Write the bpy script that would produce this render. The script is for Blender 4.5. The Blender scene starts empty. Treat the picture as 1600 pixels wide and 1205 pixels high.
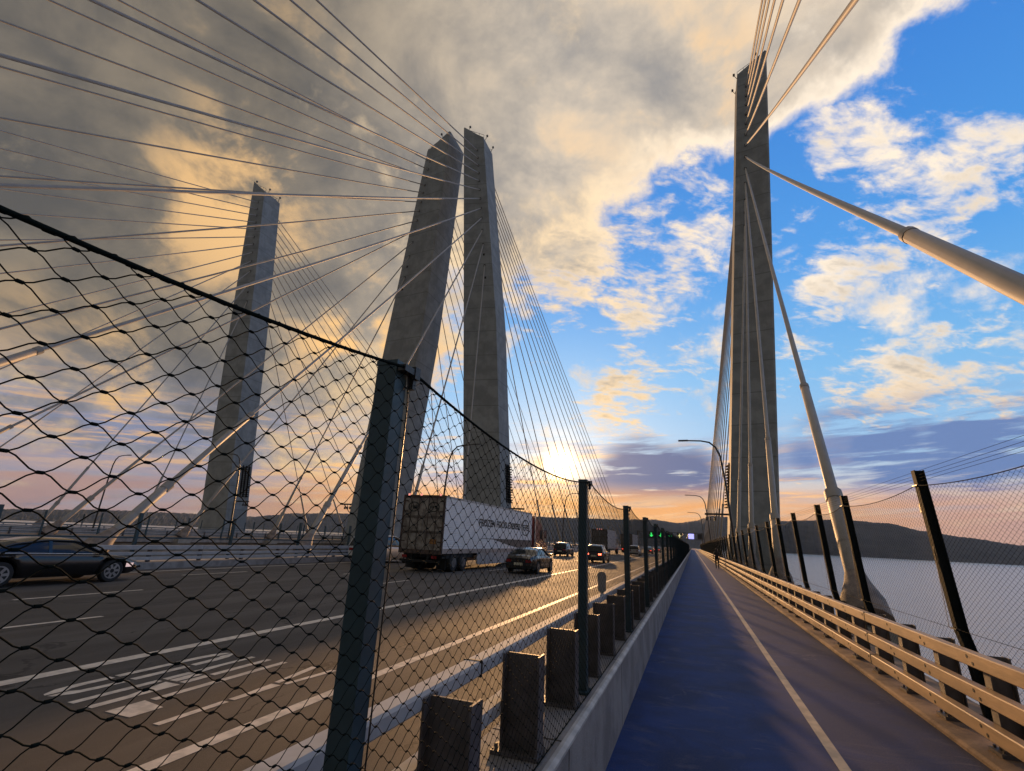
import bpy, bmesh, math, random
from mathutils import Vector, Matrix
random.seed(7)
R = math.radians
scene = bpy.context.scene
C = scene.collection
SL = -0.0090          # the bridge runs gently downhill ahead of the camera
TH = math.atan(SL)

# ------------------------------------------------------------------ camera
cam_d = bpy.data.cameras.new('camera'); cam = bpy.data.objects.new('camera', cam_d); C.objects.link(cam)
rows = ((0.94190517, 0.05828962, 0.33078236), (0.33311372, -0.28822606, -0.8977533), (0.0430104, 0.95578662, -0.29089869))
M4 = Matrix.Identity(4)
for i in range(3):
    for j in range(3): M4[i][j] = rows[i][j]
M4.translation = Vector((0, 0, 1.8))
cam.matrix_world = M4
cam_d.sensor_fit = 'HORIZONTAL'; cam_d.sensor_width = 36.0; cam_d.lens = 36.0 * 760 / 1600
cam_d.clip_start = 0.05; cam_d.clip_end = 40000
scene.camera = cam

# ------------------------------------------------------------------ exposure, sun, sky
scene.view_settings.view_transform = 'Standard'; scene.view_settings.look = 'None'
scene.view_settings.exposure = 0.3; scene.view_settings.gamma = 1.0
SUN_AZ, SUN_EL = R(-14.2), R(8.0)
SUN = Vector((math.sin(SUN_AZ) * math.cos(SUN_EL), math.cos(SUN_AZ) * math.cos(SUN_EL), math.sin(SUN_EL)))
sd = bpy.data.lights.new('sun', 'SUN'); sd.energy = 3.6; sd.angle = R(1.6); sd.color = (1.0, 0.54, 0.22)
so = bpy.data.objects.new('sun', sd); C.objects.link(so)
so.rotation_euler = (-SUN).to_track_quat('-Z', 'Y').to_euler()

def pix(u, v):
    a = Vector((u - 800, -(v - 602.5), -760.0)); d = M4.to_3x3() @ a
    return d.normalized()

class NG:
    """small helper for shader node graphs"""
    def __init__(s, tree): s.t = tree; s.n = tree.nodes; s.l = tree.links
    def node(s, typ, **kw):
        n = s.n.new(typ)
        for k, v in kw.items(): setattr(n, k, v)
        return n
    def put(s, sock, v):
        if isinstance(v, bpy.types.NodeSocket): s.l.new(v, sock)
        elif v is not None:
            if isinstance(v, (int, float)) or not hasattr(sock.default_value, '__len__'): sock.default_value = v
            else:
                v = tuple(v)
                if len(sock.default_value) == 4 and len(v) == 3: v = v + (1,)
                sock.default_value = v
    def m(s, op, a, b=None, c=None, clamp=False):
        n = s.node('ShaderNodeMath', operation=op, use_clamp=clamp)
        s.put(n.inputs[0], a)
        if b is not None: s.put(n.inputs[1], b)
        if c is not None: s.put(n.inputs[2], c)
        return n.outputs[0]
    def v(s, op, a, b=None):
        n = s.node('ShaderNodeVectorMath', operation=op)
        s.put(n.inputs[0], a)
        if b is not None: s.put(n.inputs[1], b)
        return n.outputs['Value'] if op in ('DOT_PRODUCT', 'LENGTH') else n.outputs[0]
    def mix(s, f, a, b, typ='MIX'):
        n = s.node('ShaderNodeMix', data_type='RGBA', blend_type=typ); n.clamp_factor = True
        s.put(n.inputs[0], f); s.put(n.inputs[6], a); s.put(n.inputs[7], b)
        return n.outputs[2]
    def ss(s, x, a, b):
        n = s.node('ShaderNodeMapRange', interpolation_type='SMOOTHSTEP')
        s.put(n.inputs[0], x); n.inputs[1].default_value = a; n.inputs[2].default_value = b
        n.inputs[3].default_value = 0; n.inputs[4].default_value = 1
        return n.outputs[0]
    def noise(s, vec, scale, detail=6, rough=0.55, dist=0.0, col=False):
        n = s.node('ShaderNodeTexNoise'); s.put(n.inputs['Vector'], vec)
        n.inputs['Scale'].default_value = scale; n.inputs['Detail'].default_value = detail
        n.inputs['Roughness'].default_value = rough; n.inputs['Distortion'].default_value = dist
        return n.outputs['Color'] if col else n.outputs[0]
    def xyz(s, v):
        n = s.node('ShaderNodeSeparateXYZ'); s.put(n.inputs[0], v); return n.outputs
    def comb(s, x, y, z):
        n = s.node('ShaderNodeCombineXYZ'); s.put(n.inputs[0], x); s.put(n.inputs[1], y); s.put(n.inputs[2], z); return n.outputs[0]
    def ramp(s, f, stops):
        n = s.node('ShaderNodeValToRGB'); s.put(n.inputs[0], f)
        e = n.color_ramp.elements
        while len(e) < len(stops): e.new(0.5)
        for k, (p, c) in enumerate(stops):
            e[k].position = p; e[k].color = (c[0], c[1], c[2], 1)
        return n.outputs[0]

def make_world():
    w = bpy.data.worlds.new('World'); scene.world = w; w.use_nodes = True
    w.node_tree.nodes.clear(); g = NG(w.node_tree)
    D = g.v('NORMALIZE', g.node('ShaderNodeTexCoord').outputs['Generated'])
    x, y, z = g.xyz(D)
    zc = g.m('MAXIMUM', z, 0.0)
    # physical sky as the clear-air base
    sky = g.node('ShaderNodeTexSky', sky_type='NISHITA'); sky.sun_disc = False
    sky.sun_elevation = SUN_EL; sky.sun_rotation = SUN_AZ; sky.altitude = 40
    sky.air_density = 1.0; sky.dust_density = 0.6; sky.ozone_density = 3.0
    hs = g.node('ShaderNodeHueSaturation'); hs.inputs['Saturation'].default_value = 1.25
    g.put(hs.inputs['Color'], sky.outputs[0])
    clear = g.mix(1.0, hs.outputs[0], (0.085, 0.085, 0.085), 'MULTIPLY')
    grad = g.ramp(zc, [(0.0, (0.72, 0.42, 0.30)), (0.07, (0.74, 0.52, 0.42)), (0.15, (0.36, 0.55, 0.78)), (0.30, (0.21, 0.50, 0.85)), (0.48, (0.09, 0.35, 0.82)), (0.8, (0.04, 0.20, 0.68))])
    clear = g.mix(0.75, clear, grad)
    # cloud layer: direction projected on a plane overhead
    k = g.m('DIVIDE', 1.0, g.m('ADD', zc, 0.22))
    P = g.comb(g.m('MULTIPLY', x, k), g.m('MULTIPLY', y, k), 0.0)
    n1 = g.noise(P, 2.3, 7, 0.58, 0.5)
    n2 = g.noise(g.v('ADD', D, (7.3, 2.1, 4.0)), 8.5, 7, 0.62, 0.2)
    n3 = g.noise(g.v('ADD', P, (-3.3, 5.1, 1.0)), 1.3, 6, 0.55, 0.4)
    n4 = g.noise(g.v('ADD', g.v('MULTIPLY', D, (1, 1, 1.25)), (1.7, 9.1, 3.0)), 5.6, 6, 0.6, 0.25)
    def blobs(lst):
        acc = None
        for b in lst:
            d = pix(b[0], b[1]) if len(b) == 4 else Vector(b[0]).normalized()
            r, wgt = b[-2], b[-1]
            dt = g.v('DOT_PRODUCT', D, tuple(d))
            s = g.ss(dt, math.cos(R(r)), math.cos(R(r * 0.15)))
            s = g.m('MULTIPLY', s, wgt)
            acc = s if acc is None else g.m('ADD', acc, s)
        return acc
    cov = blobs([((0, -1, .45), 100, 1.3), (150, 150, 46, .75), (-100, 600, 40, .7), (500, 200, 30, .6), (750, 60, 24, .55), (950, 90, 18, .60), (1060, 60, 11, .42), (880, 300, 12, .36), (450, 560, 22, .40), (1110, 150, 9, .45), (960, 300, 7, -.15), (1080, 280, 6, -.2), (1230, 30, 12, .50), (1380, 0, 13, .50), (1540, -50, 13, .55), (1230, 130, 7, .28), (880, 370, 6, .25),
                 (700, 620, 7, -.22), (1470, 200, 13, -.75), (1590, 100, 7, -.4), (1290, 220, 6, -.2)])
    covb = blobs([(1300, 280, 8, .30), (1430, 240, 8, .20), (1530, 200, 7, .20), (1240, 460, 7, .38), (1370, 440, 8, .36), (1540, 575, 8, .46), (1060, 310, 9, .42), (960, 640, 6, .46), (1370, 605, 5, .5), (1480, 310, 8, .18), (980, 600, 5, .3), (950, 430, 10, .48), (840, 430, 8, .3), (1050, 520, 9, .40), (880, 370, 8, .4), (1100, 400, 5, .36), (1250, 600, 6, .3), (1570, 260, 6, .3), (700, 450, 12, .3), (640, 560, 12, .3), (1330, 150, 6, .2)])
    dens = g.m('ADD', g.m('ADD', g.m('MULTIPLY', g.m('SUBTRACT', n1, 0.5), 2.1), g.m('MULTIPLY', g.m('SUBTRACT', n2, 0.5), 2.2)), g.m('SUBTRACT', cov, 0.30))
    # broken, streaky small clouds in the clear part
    Pb = g.comb(g.m('ADD', g.m('MULTIPLY', g.m('MULTIPLY', x, k), 0.8), g.m('MULTIPLY', g.m('MULTIPLY', y, k), 0.45)), g.m('SUBTRACT', g.m('MULTIPLY', g.m('MULTIPLY', y, k), 1.25), g.m('MULTIPLY', g.m('MULTIPLY', x, k), 0.7)), 5.0)
    m1 = g.noise(Pb, 7.5, 7, 0.63, 0.35); m2 = g.noise(g.v('ADD', Pb, (2.2, 7.7, 1.1)), 19.0, 5, 0.6, 0.3)
    densb = g.m('ADD', g.m('ADD', g.m('MULTIPLY', g.m('SUBTRACT', m1, 0.5), 2.2), g.m('MULTIPLY', g.m('SUBTRACT', m2, 0.5), 0.9)), g.m('SUBTRACT', covb, 0.45))
    densa = dens
    dens = g.m('MAXIMUM', dens, densb)
    alpha = g.m('MAXIMUM', g.ss(densa, -0.18, 0.36), g.ss(densb, -0.16, 0.46))
    sund = g.v('DOT_PRODUCT', D, tuple(SUN))
    near = g.ss(sund, math.cos(R(75)), math.cos(R(8)))
    near2 = g.ss(sund, math.cos(R(42)), math.cos(R(6)))
    west = blobs([(960, 250, 46, 1.0)])
    thick = g.ss(g.m('ADD', dens, g.m('MULTIPLY', g.m('SUBTRACT', n4, 0.5), 2.1)), 0.12, 1.0)
    lit = g.mix(west, (0.46, 0.36, 0.235), (0.86, 0.65, 0.41))
    lit = g.mix(blobs([(1450, 250, 34, .8)]), lit, (0.90, 0.79, 0.66))
    lit = g.mix(g.ss(zc, 0.34, 0.10), lit, (0.95, 0.64, 0.33))
    east = blobs([(-150, 150, 54, 1.0), ((0, -1, .5), 110, 1.0)])
    dark = g.mix(east, (0.46, 0.42, 0.375), (0.150, 0.138, 0.122))
    dark = g.mix(g.ss(zc, 0.30, 0.06), dark, (0.36, 0.36, 0.42))
    behind = g.ss(y, 0.05, -0.45)
    dark = g.mix(behind, dark, (0.135, 0.147, 0.155)); lit = g.mix(behind, lit, (0.22, 0.22, 0.21))
    tex = g.m('ADD', g.m('MULTIPLY', g.m('SUBTRACT', n3, 0.5), 1.5), g.m('MULTIPLY', g.m('SUBTRACT', n4, 0.5), 1.3))
    dark = g.mix(g.ss(tex, -0.34, 0.36), g.mix(1.0, dark, (0.62, 0.65, 0.71), 'MULTIPLY'), g.mix(1.0, dark, (1.60, 1.45, 1.24), 'MULTIPLY'))
    cloud = g.mix(thick, lit, dark)
    # breaks in the sheet glow orange
    glowp = g.m('MULTIPLY', g.ss(tex, 0.0, 0.24), blobs([(330, 340, 10, .8), (480, 200, 8, .7), (80, 560, 9, .5), (250, 640, 9, .8), (520, 480, 8, .8), (420, 330, 12, .7), (640, 540, 13, 1.0), (430, 130, 9, .7), (230, 640, 10, .9), (560, 640, 13, 1.0), (870, 200, 16, .12), (1010, 80, 16, .40), (830, 320, 10, .5), (830, 420, 9, .8), (1090, 150, 8, .7)]))
    cloud = g.mix(g.m('MULTIPLY', glowp, 0.55), cloud, (0.86, 0.52, 0.22))
    col = g.mix(alpha, clear, cloud)
    # low banded stratus towards the horizon
    az = g.m('ARCTAN2', x, y)
    Q = g.comb(g.m('MULTIPLY', az, 3.4), g.m('MULTIPLY', g.m('SUBTRACT', z, g.m('MULTIPLY', az, 0.05)), 30.0), 2.0)
    b1 = g.noise(Q, 1.0, 7, 0.55, 0.3)
    b2 = g.noise(g.v('ADD', Q, (4.0, 3.7, 0.0)), 2.6, 6, 0.6, 0.2)
    low = g.m('MULTIPLY', g.ss(zc, 0.235, 0.12), g.ss(zc, 0.0, 0.03))
    band = g.m('MULTIPLY', low, g.ss(g.m('ADD', b1, g.m('MULTIPLY', g.m('SUBTRACT', b2, 0.5), 0.35)), 0.44, 0.57))
    bc = g.mix(g.ss(b2, 0.48, 0.62), g.mix(near, (0.27, 0.30, 0.42), (0.30, 0.32, 0.46)), g.mix(near, (0.78, 0.46, 0.33), (1.0, 0.58, 0.24)))
    col = g.mix(g.m('MULTIPLY', band, 0.85), col, bc)
    bank = g.m('MULTIPLY', blobs([(1000, 745, 5.5, 1.2), (1075, 747, 4.5, 1.1), (950, 755, 3, .6)]), g.ss(g.m('ADD', g.m('MULTIPLY', b1, .6), g.m('MULTIPLY', b2, .6)), 0.45, 0.62))
    bank2 = g.m('MULTIPLY', blobs([(1330, 705, 6, 1.0), (1470, 715, 7, 1.0), (1600, 720, 7, 1.0), (1230, 720, 3, .6)]), g.ss(g.m('ADD', g.m('MULTIPLY', b1, .6), g.m('MULTIPLY', b2, .6)), 0.50, 0.68))
    col = g.mix(bank, col, (0.11, 0.15, 0.29))
    col = g.mix(g.m('MULTIPLY', bank2, .9), col, (0.13, 0.21, 0.42))
    horizon = g.m('MULTIPLY', g.ss(zc, 0.112, 0.06), g.ss(b2, 0.20, 0.5))
    hc = g.mix(near2, (0.54, 0.31, 0.26), (0.90, 0.40, 0.11))
    hc = g.mix(g.ss(b1, 0.45, 0.6), hc, g.mix(near2, (0.50, 0.38, 0.38), (0.90, 0.52, 0.24)))
    col = g.mix(g.m('MULTIPLY', horizon, 0.88), col, hc)
    back2 = g.m('MULTIPLY', behind, g.ss(zc, .5, 0.0))
    col = g.mix(back2, col, (0.10, 0.10, 0.115))
    lw = g.m('MULTIPLY', blobs([(100, 720, 32, 1.0)]), g.ss(zc, .40, .12))
    col = g.mix(g.m('MULTIPLY', lw, 0.75), col, g.mix(1.0, col, (0.62, 0.66, 0.72), 'MULTIPLY'))
    # the veiled sun
    ang = g.m('ARCCOSINE', g.m('MINIMUM', sund, 0.999999))
    brk = g.m('ADD', 0.35, g.m('MULTIPLY', g.ss(b2, 0.35, 0.6), 1.0))
    g1 = g.m('MULTIPLY', g.m('POWER', 2.718, g.m('MULTIPLY', g.m('POWER', g.m('DIVIDE', ang, R(1.15)), 2.0), -1.0)), 16.0)
    g2 = g.m('MULTIPLY', g.m('POWER', 2.718, g.m('DIVIDE', ang, -R(1.7))), 1.0)
    g3 = g.m('MULTIPLY', g.m('POWER', 2.718, g.m('DIVIDE', ang, -R(8))), 0.26)
    gs = g.m('ADD', g.m('MULTIPLY', g.m('ADD', g1, g2), brk), g3)
    glow = g.mix(1.0, (1.0, 0.60, 0.20), g.comb(gs, gs, gs), 'MULTIPLY')
    ad = g.node('ShaderNodeMix', data_type='RGBA', blend_type='ADD'); ad.inputs[0].default_value = 1.0
    g.put(ad.inputs[6], col); g.put(ad.inputs[7], glow)
    bg = g.node('ShaderNodeBackground'); g.put(bg.inputs[0], ad.outputs[2]); bg.inputs[1].default_value = 1.0
    out = g.node('ShaderNodeOutputWorld'); g.l.new(bg.outputs[0], out.inputs[0])
make_world()

# ------------------------------------------------------------------ materials
MATS = {}
def mat(name, col, rough=0.6, metal=0.0, var=0.15, vs=3.0, bump=0.0, bs=40.0, spec=0.5, col2=None, joints=None, coat=0.0, emit=None, stretch=None, grain=None):
    if name in MATS: return MATS[name]
    m = bpy.data.materials.new(name); m.use_nodes = True; m.node_tree.nodes.clear(); g = NG(m.node_tree)
    b = g.node('ShaderNodeBsdfPrincipled'); o = g.node('ShaderNodeOutputMaterial'); g.l.new(b.outputs[0], o.inputs[0])
    P = g.node('ShaderNodeTexCoord').outputs['Object']
    if stretch: P = g.v('MULTIPLY', P, stretch)
    n = g.noise(P, vs, 6, 0.6)
    c2 = col2 if col2 else tuple(max(0, c * (1 - var * 1.6)) for c in col)
    c1 = tuple(min(1, c * (1 + var)) for c in col)
    c = g.mix(g.ss(n, 0.36, 0.64), c2, c1)
    if grain: c = g.mix(g.m('MULTIPLY', g.ss(g.noise(g.node('ShaderNodeTexCoord').outputs['Object'], grain[0], 3, 0.7), 0.50, 0.66), grain[1]), c, tuple(v * 2.2 for v in col))
    if joints:
        zz = g.xyz(g.node('ShaderNodeTexCoord').outputs['Object'])[2]
        fr = g.m('FRACT', g.m('DIVIDE', zz, joints))
        ln = g.m('LESS_THAN', fr, 0.030)
        st = g.noise(g.v('MULTIPLY', P, (1.3, 1.3, 0.12)), 1.6, 5, 0.6)
        c = g.mix(g.m('MULTIPLY', g.ss(st, 0.5, 0.75), 0.30), c, tuple(v * .55 for v in col))
        pa = g.node('ShaderNodeTexWhiteNoise', noise_dimensions='1D'); g.put(pa.inputs['W'], g.m('FLOOR', g.m('DIVIDE', zz, joints)))
        c = g.mix(g.m('MULTIPLY', pa.outputs[0], 0.22), c, tuple(v * .6 for v in col))
        c = g.mix(g.m('MULTIPLY', ln, 0.5), c, tuple(v * .35 for v in col))
    g.put(b.inputs['Base Color'], c)
    g.put(b.inputs['Roughness'], g.m('ADD', rough - 0.06, g.m('MULTIPLY', n, 0.12)))
    b.inputs['Metallic'].default_value = metal
    b.inputs['Specular IOR Level'].default_value = spec
    if coat: b.inputs['Coat Weight'].default_value = coat; b.inputs['Coat Roughness'].default_value = 0.05
    if emit:
        b.inputs['Emission Color'].default_value = (*emit[0], 1); b.inputs['Emission Strength'].default_value = emit[1]
    if bump:
        bn = g.node('ShaderNodeBump'); bn.inputs['Strength'].default_value = bump; bn.inputs['Distance'].default_value = 0.02
        g.put(bn.inputs['Height'], g.noise(P, bs, 5, 0.6)); g.l.new(bn.outputs[0], b.inputs['Normal'])
    MATS[name] = m
    return m

CONC = mat('tower concrete', (0.255, 0.282, 0.290), 0.8, var=0.12, vs=0.5, bump=0.25, bs=6, joints=4.6)
CURB = mat('parapet concrete', (0.285, 0.27, 0.26), 0.8, var=0.16, vs=2.2, bump=0.3, bs=60)
DECK = mat('deck concrete', (0.30, 0.29, 0.27), 0.85, var=0.15, vs=0.7, bump=0.2, bs=20)
def asphalt_material():
    m = bpy.data.materials.new('asphalt'); m.use_nodes = True; m.node_tree.nodes.clear(); g = NG(m.node_tree)
    b = g.node('ShaderNodeBsdfPrincipled'); o = g.node('ShaderNodeOutputMaterial'); g.l.new(b.outputs[0], o.inputs[0])
    P = g.node('ShaderNodeTexCoord').outputs['Object']; x = g.xyz(P)[0]
    n = g.noise(g.v('MULTIPLY', P, (1.4, 0.22, 1)), 0.6, 7, 0.62); gr = g.noise(P, 210, 3, 0.7); st = g.noise(g.v('MULTIPLY', P, (1.0, 0.35, 1)), 0.9, 6, 0.6, 0.8)
    c = g.mix(g.ss(n, 0.32, 0.68), (0.082, 0.070, 0.060), (0.130, 0.115, 0.100))
    tr = g.m('COSINE', g.m('MULTIPLY', g.m('ADD', x, g.m('ADD', 6.10, g.m('MULTIPLY', n, 0.25))), 2 * math.pi / 1.825))
    c = g.mix(g.m('MULTIPLY', g.ss(tr, -0.2, -0.95), 0.42), c, (0.068, 0.058, 0.050))
    c = g.mix(g.m('MULTIPLY', g.ss(st, 0.58, 0.70), 0.45), c, (0.060, 0.052, 0.046))
    vo = g.node('ShaderNodeTexVoronoi', feature='DISTANCE_TO_EDGE'); vo.inputs['Scale'].default_value = 0.28
    wob = g.noise(P, 2.5, 4, 0.6, col=True)
    g.put(vo.inputs['Vector'], g.v('ADD', g.v('MULTIPLY', P, (1.5, 0.6, 1)), g.v('MULTIPLY', wob, (0.9, 0.9, 0))))
    cr = g.m('MULTIPLY', g.m('LESS_THAN', vo.outputs['Distance'], 0.008), g.ss(st, 0.42, 0.55))
    c = g.mix(g.m('MULTIPLY', cr, 0.7), c, (0.022, 0.020, 0.018))
    c = g.mix(g.m('MULTIPLY', g.ss(gr, 0.50, 0.66), 0.38), c, (0.24, 0.215, 0.19))
    g.put(b.inputs['Base Color'], c); g.put(b.inputs['Roughness'], g.m('ADD', 0.76, g.m('MULTIPLY', g.m('SUBTRACT', st, 0.5), -0.35))); b.inputs['Specular IOR Level'].default_value = 0.24
    bn = g.node('ShaderNodeBump'); bn.inputs['Strength'].default_value = 0.9; bn.inputs['Distance'].default_value = 0.02
    g.put(bn.inputs['Height'], g.noise(P, 150, 4, 0.6)); g.l.new(bn.outputs[0], b.inputs['Normal'])
    return m
ASPH = asphalt_material()
def path_material():
    m = bpy.data.materials.new('blue path coating'); m.use_nodes = True; m.node_tree.nodes.clear(); g = NG(m.node_tree)
    b = g.node('ShaderNodeBsdfPrincipled'); o = g.node('ShaderNodeOutputMaterial'); g.l.new(b.outputs[0], o.inputs[0])
    P = g.node('ShaderNodeTexCoord').outputs['Object']
    n = g.noise(P, 1.1, 7, 0.62, 0.6); f = g.noise(g.v('MULTIPLY', P, (0.9, 1.7, 1.0)), 1.3, 8, 0.66, 1.4); gr = g.noise(P, 90, 4, 0.6); sc = g.noise(g.v('MULTIPLY', P, (7.0, 0.5, 1.0)), 1.4, 5, 0.6)
    c = g.mix(g.ss(n, 0.33, 0.68), (0.006, 0.024, 0.105), (0.017, 0.050, 0.200))
    c = g.mix(g.m('MULTIPLY', g.ss(f, 0.52, 0.70), 0.42), c, (0.10, 0.105, 0.17))
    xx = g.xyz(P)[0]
    c = g.mix(g.m('MULTIPLY', g.ss(g.m('ADD', xx, g.m('MULTIPLY', n, 0.9)), 0.9, 2.5), 0.50), c, (0.020, 0.034, 0.085))  # right half coloured darker and bluer to offset the sunlight on it
    c = g.mix(g.m('MULTIPLY', g.ss(sc, 0.6, 0.75), 0.35), c, (0.015, 0.022, 0.06))
    c = g.mix(g.m('MULTIPLY', g.ss(gr, 0.54, 0.68), 0.55), c, (0.14, 0.14, 0.18))
    n5 = g.noise(g.v('MULTIPLY', P, (0.8, 1.6, 1.0)), 0.9, 5, 0.6, 0.8); n6 = g.noise(P, 0.5, 3, 0.5)
    sc2 = g.m('MULTIPLY', g.ss(g.m('ABSOLUTE', g.m('SUBTRACT', n5, 0.52)), 0.012, 0.0), g.ss(n6, 0.50, 0.62))
    c = g.mix(g.m('MULTIPLY', sc2, 0.38), c, (0.22, 0.22, 0.28))
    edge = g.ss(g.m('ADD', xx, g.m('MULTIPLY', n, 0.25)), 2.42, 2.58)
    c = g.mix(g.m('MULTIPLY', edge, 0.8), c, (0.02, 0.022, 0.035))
    g.put(b.inputs['Base Color'], c); g.put(b.inputs['Roughness'], g.m('ADD', 0.62, g.m('MULTIPLY', n, 0.2))); b.inputs['Specular IOR Level'].default_value = 0.22
    bn = g.node('ShaderNodeBump'); bn.inputs['Strength'].default_value = 0.5; bn.inputs['Distance'].default_value = 0.012
    g.put(bn.inputs['Height'], g.m('ADD', g.noise(P, 130, 4, 0.6), g.m('MULTIPLY', f, 0.6))); g.l.new(bn.outputs[0], b.inputs['Normal'])
    return m
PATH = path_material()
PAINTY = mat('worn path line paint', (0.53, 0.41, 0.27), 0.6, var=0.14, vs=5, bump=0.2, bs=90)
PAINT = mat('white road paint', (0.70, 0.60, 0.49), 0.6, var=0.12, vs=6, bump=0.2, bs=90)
RAILSUN = mat('sun-warmed rail paint', (0.45, 0.295, 0.155), 0.5, var=0.16, vs=1.6, bump=0.10, bs=24, stretch=(3, .5, 3))  # grey rail paint with the low sun's orange put into its colour
RAILP = mat('grey rail paint', (0.44, 0.44, 0.45), 0.75, spec=0.25, var=0.07, vs=2.5, bump=0.06, bs=30)
POSTB = mat('brown steel post', (0.105, 0.096, 0.098), 0.55, var=0.2, vs=4, bump=0.1, bs=40)
POSTN = mat('dark blue fence post', (0.024, 0.062, 0.082), 0.42, var=0.15, vs=3, bump=0.05, bs=60)
WIRE = mat('black wire', (0.006, 0.011, 0.010), 0.8, metal=0.0, var=0.1, spec=0.06)
STEELR = mat('steel rope', (0.05, 0.05, 0.05), 0.45, metal=0.4, var=0.2, vs=40)
CABLE = mat('grey stay cable', (0.36, 0.35, 0.335), 0.6, var=0.06, vs=1.0)
SLEEVE = mat('light cable sleeve', (0.31, 0.285, 0.25), 0.6, var=0.06, vs=1.5)
SOCKET = mat('socket concrete', (0.24, 0.19, 0.155), 0.7, var=0.2, vs=3)
DARK = mat('dark gap', (0.012, 0.012, 0.012), 0.6)
LAMPM = mat('lamp metal', (0.05, 0.052, 0.055), 0.4, metal=0.3)
RUBBER = mat('tyre rubber', (0.016, 0.016, 0.017), 0.75, var=0.2)
RIM = mat('alloy rim', (0.32, 0.32, 0.33), 0.35, metal=0.7)
GLASS = mat('car glass', (0.014, 0.016, 0.018), 0.08, spec=0.4, var=0.0)
CHROME = mat('chrome trim', (0.6, 0.6, 0.6), 0.15, metal=1.0, var=0.03)
TAILR = mat('lit tail lamp', (0.5, 0.02, 0.02), 0.3, emit=((1, 0.06, 0.03), 2.5))
BRAKE = mat('lit brake lamp', (0.5, 0.02, 0.02), 0.3, emit=((1, 0.10, 0.05), 9.0))
TAILD = mat('red lens', (0.25, 0.012, 0.010), 0.2)
HEADL = mat('headlamp lens', (0.7, 0.68, 0.66), 0.12, var=0.05, emit=((1.0, 0.66, 0.60), 0.45))
PLATE = mat('number plate', (0.65, 0.60, 0.45), 0.5)
UNDER = mat('underbody', (0.010, 0.010, 0.010), 0.8)

# ------------------------------------------------------------------ mesh helpers
class MB:
    def __init__(s): s.v = []; s.f = []; s.sm = []
    def add(s, vs, fs, smooth=False):
        o = len(s.v); s.v += [tuple(p) for p in vs]
        for f in fs: s.f.append(tuple(i + o for i in f)); s.sm.append(smooth)
    def box(s, x0, x1, y0, y1, z0, z1):
        s.add([(x0, y0, z0), (x1, y0, z0), (x1, y1, z0), (x0, y1, z0), (x0, y0, z1), (x1, y0, z1), (x1, y1, z1), (x0, y1, z1)],
              [(0, 3, 2, 1), (4, 5, 6, 7), (0, 1, 5, 4), (1, 2, 6, 5), (2, 3, 7, 6), (3, 0, 4, 7)])
        return s
    def bbox(s, x0, x1, y0, y1, z0, z1, b):
        """box bevelled along its y axis"""
        pr = [(x0 + b, z0), (x1 - b, z0), (x1, z0 + b), (x1, z1 - b), (x1 - b, z1), (x0 + b, z1), (x0, z1 - b), (x0, z0 + b)]
        s.prism_y(pr, y0, y1); return s
    def prism_y(s, pr, y0, y1):
        n = len(pr)
        vs = [(p[0], y0, p[1]) for p in pr] + [(p[0], y1, p[1]) for p in pr]
        fs = [(i, (i + 1) % n, n + (i + 1) % n, n + i) for i in range(n)]
        s.add(vs, fs + [tuple(range(n - 1, -1, -1)), tuple(range(n, 2 * n))]); return s
    def prism_x(s, pr, x0, x1):   # pr = (y,z)
        n = len(pr)
        vs = [(x0, p[0], p[1]) for p in pr] + [(x1, p[0], p[1]) for p in pr]
        s.add(vs, [(i, (i + 1) % n, n + (i + 1) % n, n + i) for i in range(n)] + [tuple(range(n - 1, -1, -1)), tuple(range(n, 2 * n))]); return s
    def prism_z(s, pr, z0, z1):
        n = len(pr)
        vs = [(p[0], p[1], z0) for p in pr] + [(p[0], p[1], z1) for p in pr]
        s.add(vs, [(i, (i + 1) % n, n + (i + 1) % n, n + i) for i in range(n)] + [tuple(range(n - 1, -1, -1)), tuple(range(n, 2 * n))]); return s
    def tube(s, pts, rad, n=8, cap=True, smooth=True):
        pts = [Vector(p) for p in pts]; rs = rad if hasattr(rad, '__len__') else [rad] * len(pts)
        rings = []; up = None
        for i, p in enumerate(pts):
            t = (pts[min(i + 1, len(pts) - 1)] - pts[max(i - 1, 0)]).normalized()
            if up is None:
                up = Vector((0, 0, 1)) if abs(t.z) < 0.9 else Vector((1, 0, 0))
            a = t.cross(up).normalized(); b = a.cross(t).normalized(); up = b
            rings.append([p + (a * math.cos(2 * math.pi * k / n) + b * math.sin(2 * math.pi * k / n)) * rs[i] for k in range(n)])
        vs = [q for r in rings for q in r]
        fs = [(i * n + k, i * n + (k + 1) % n, (i + 1) * n + (k + 1) % n, (i + 1) * n + k) for i in range(len(pts) - 1) for k in range(n)]
        s.add(vs, fs, smooth)
        if cap: s.add(rings[0], [tuple(range(n - 1, -1, -1))]); s.add(rings[-1], [tuple(range(n))])
        return s
    def disc_x(s, x0, x1, y, z, r, n=20, r2=None):
        s.tube([(x0, y, z), (x1, y, z)], [r, r2 if r2 else r], n, True, True); return s
    def mesh(s, name, m):
        me = bpy.data.meshes.new(name); me.from_pydata(s.v, [], s.f); me.materials.append(m)
        me.polygons.foreach_set('use_smooth', s.sm); me.update(); return me
    def build(s, name, m, parent=None, fix=True):
        me = s.mesh(name, m)
        if fix:
            bm = bmesh.new(); bm.from_mesh(me); bmesh.ops.recalc_face_normals(bm, faces=bm.faces); bm.to_mesh(me); bm.free()
        o = bpy.data.objects.new(name, me); C.objects.link(o)
        if parent: o.parent = parent
        return o
def tag(o, label=None, cat=None, group=None, kind=None):
    if label: o['label'] = label
    if cat: o['category'] = cat
    if group: o['group'] = group
    if kind: o['kind'] = kind
    return o
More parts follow.
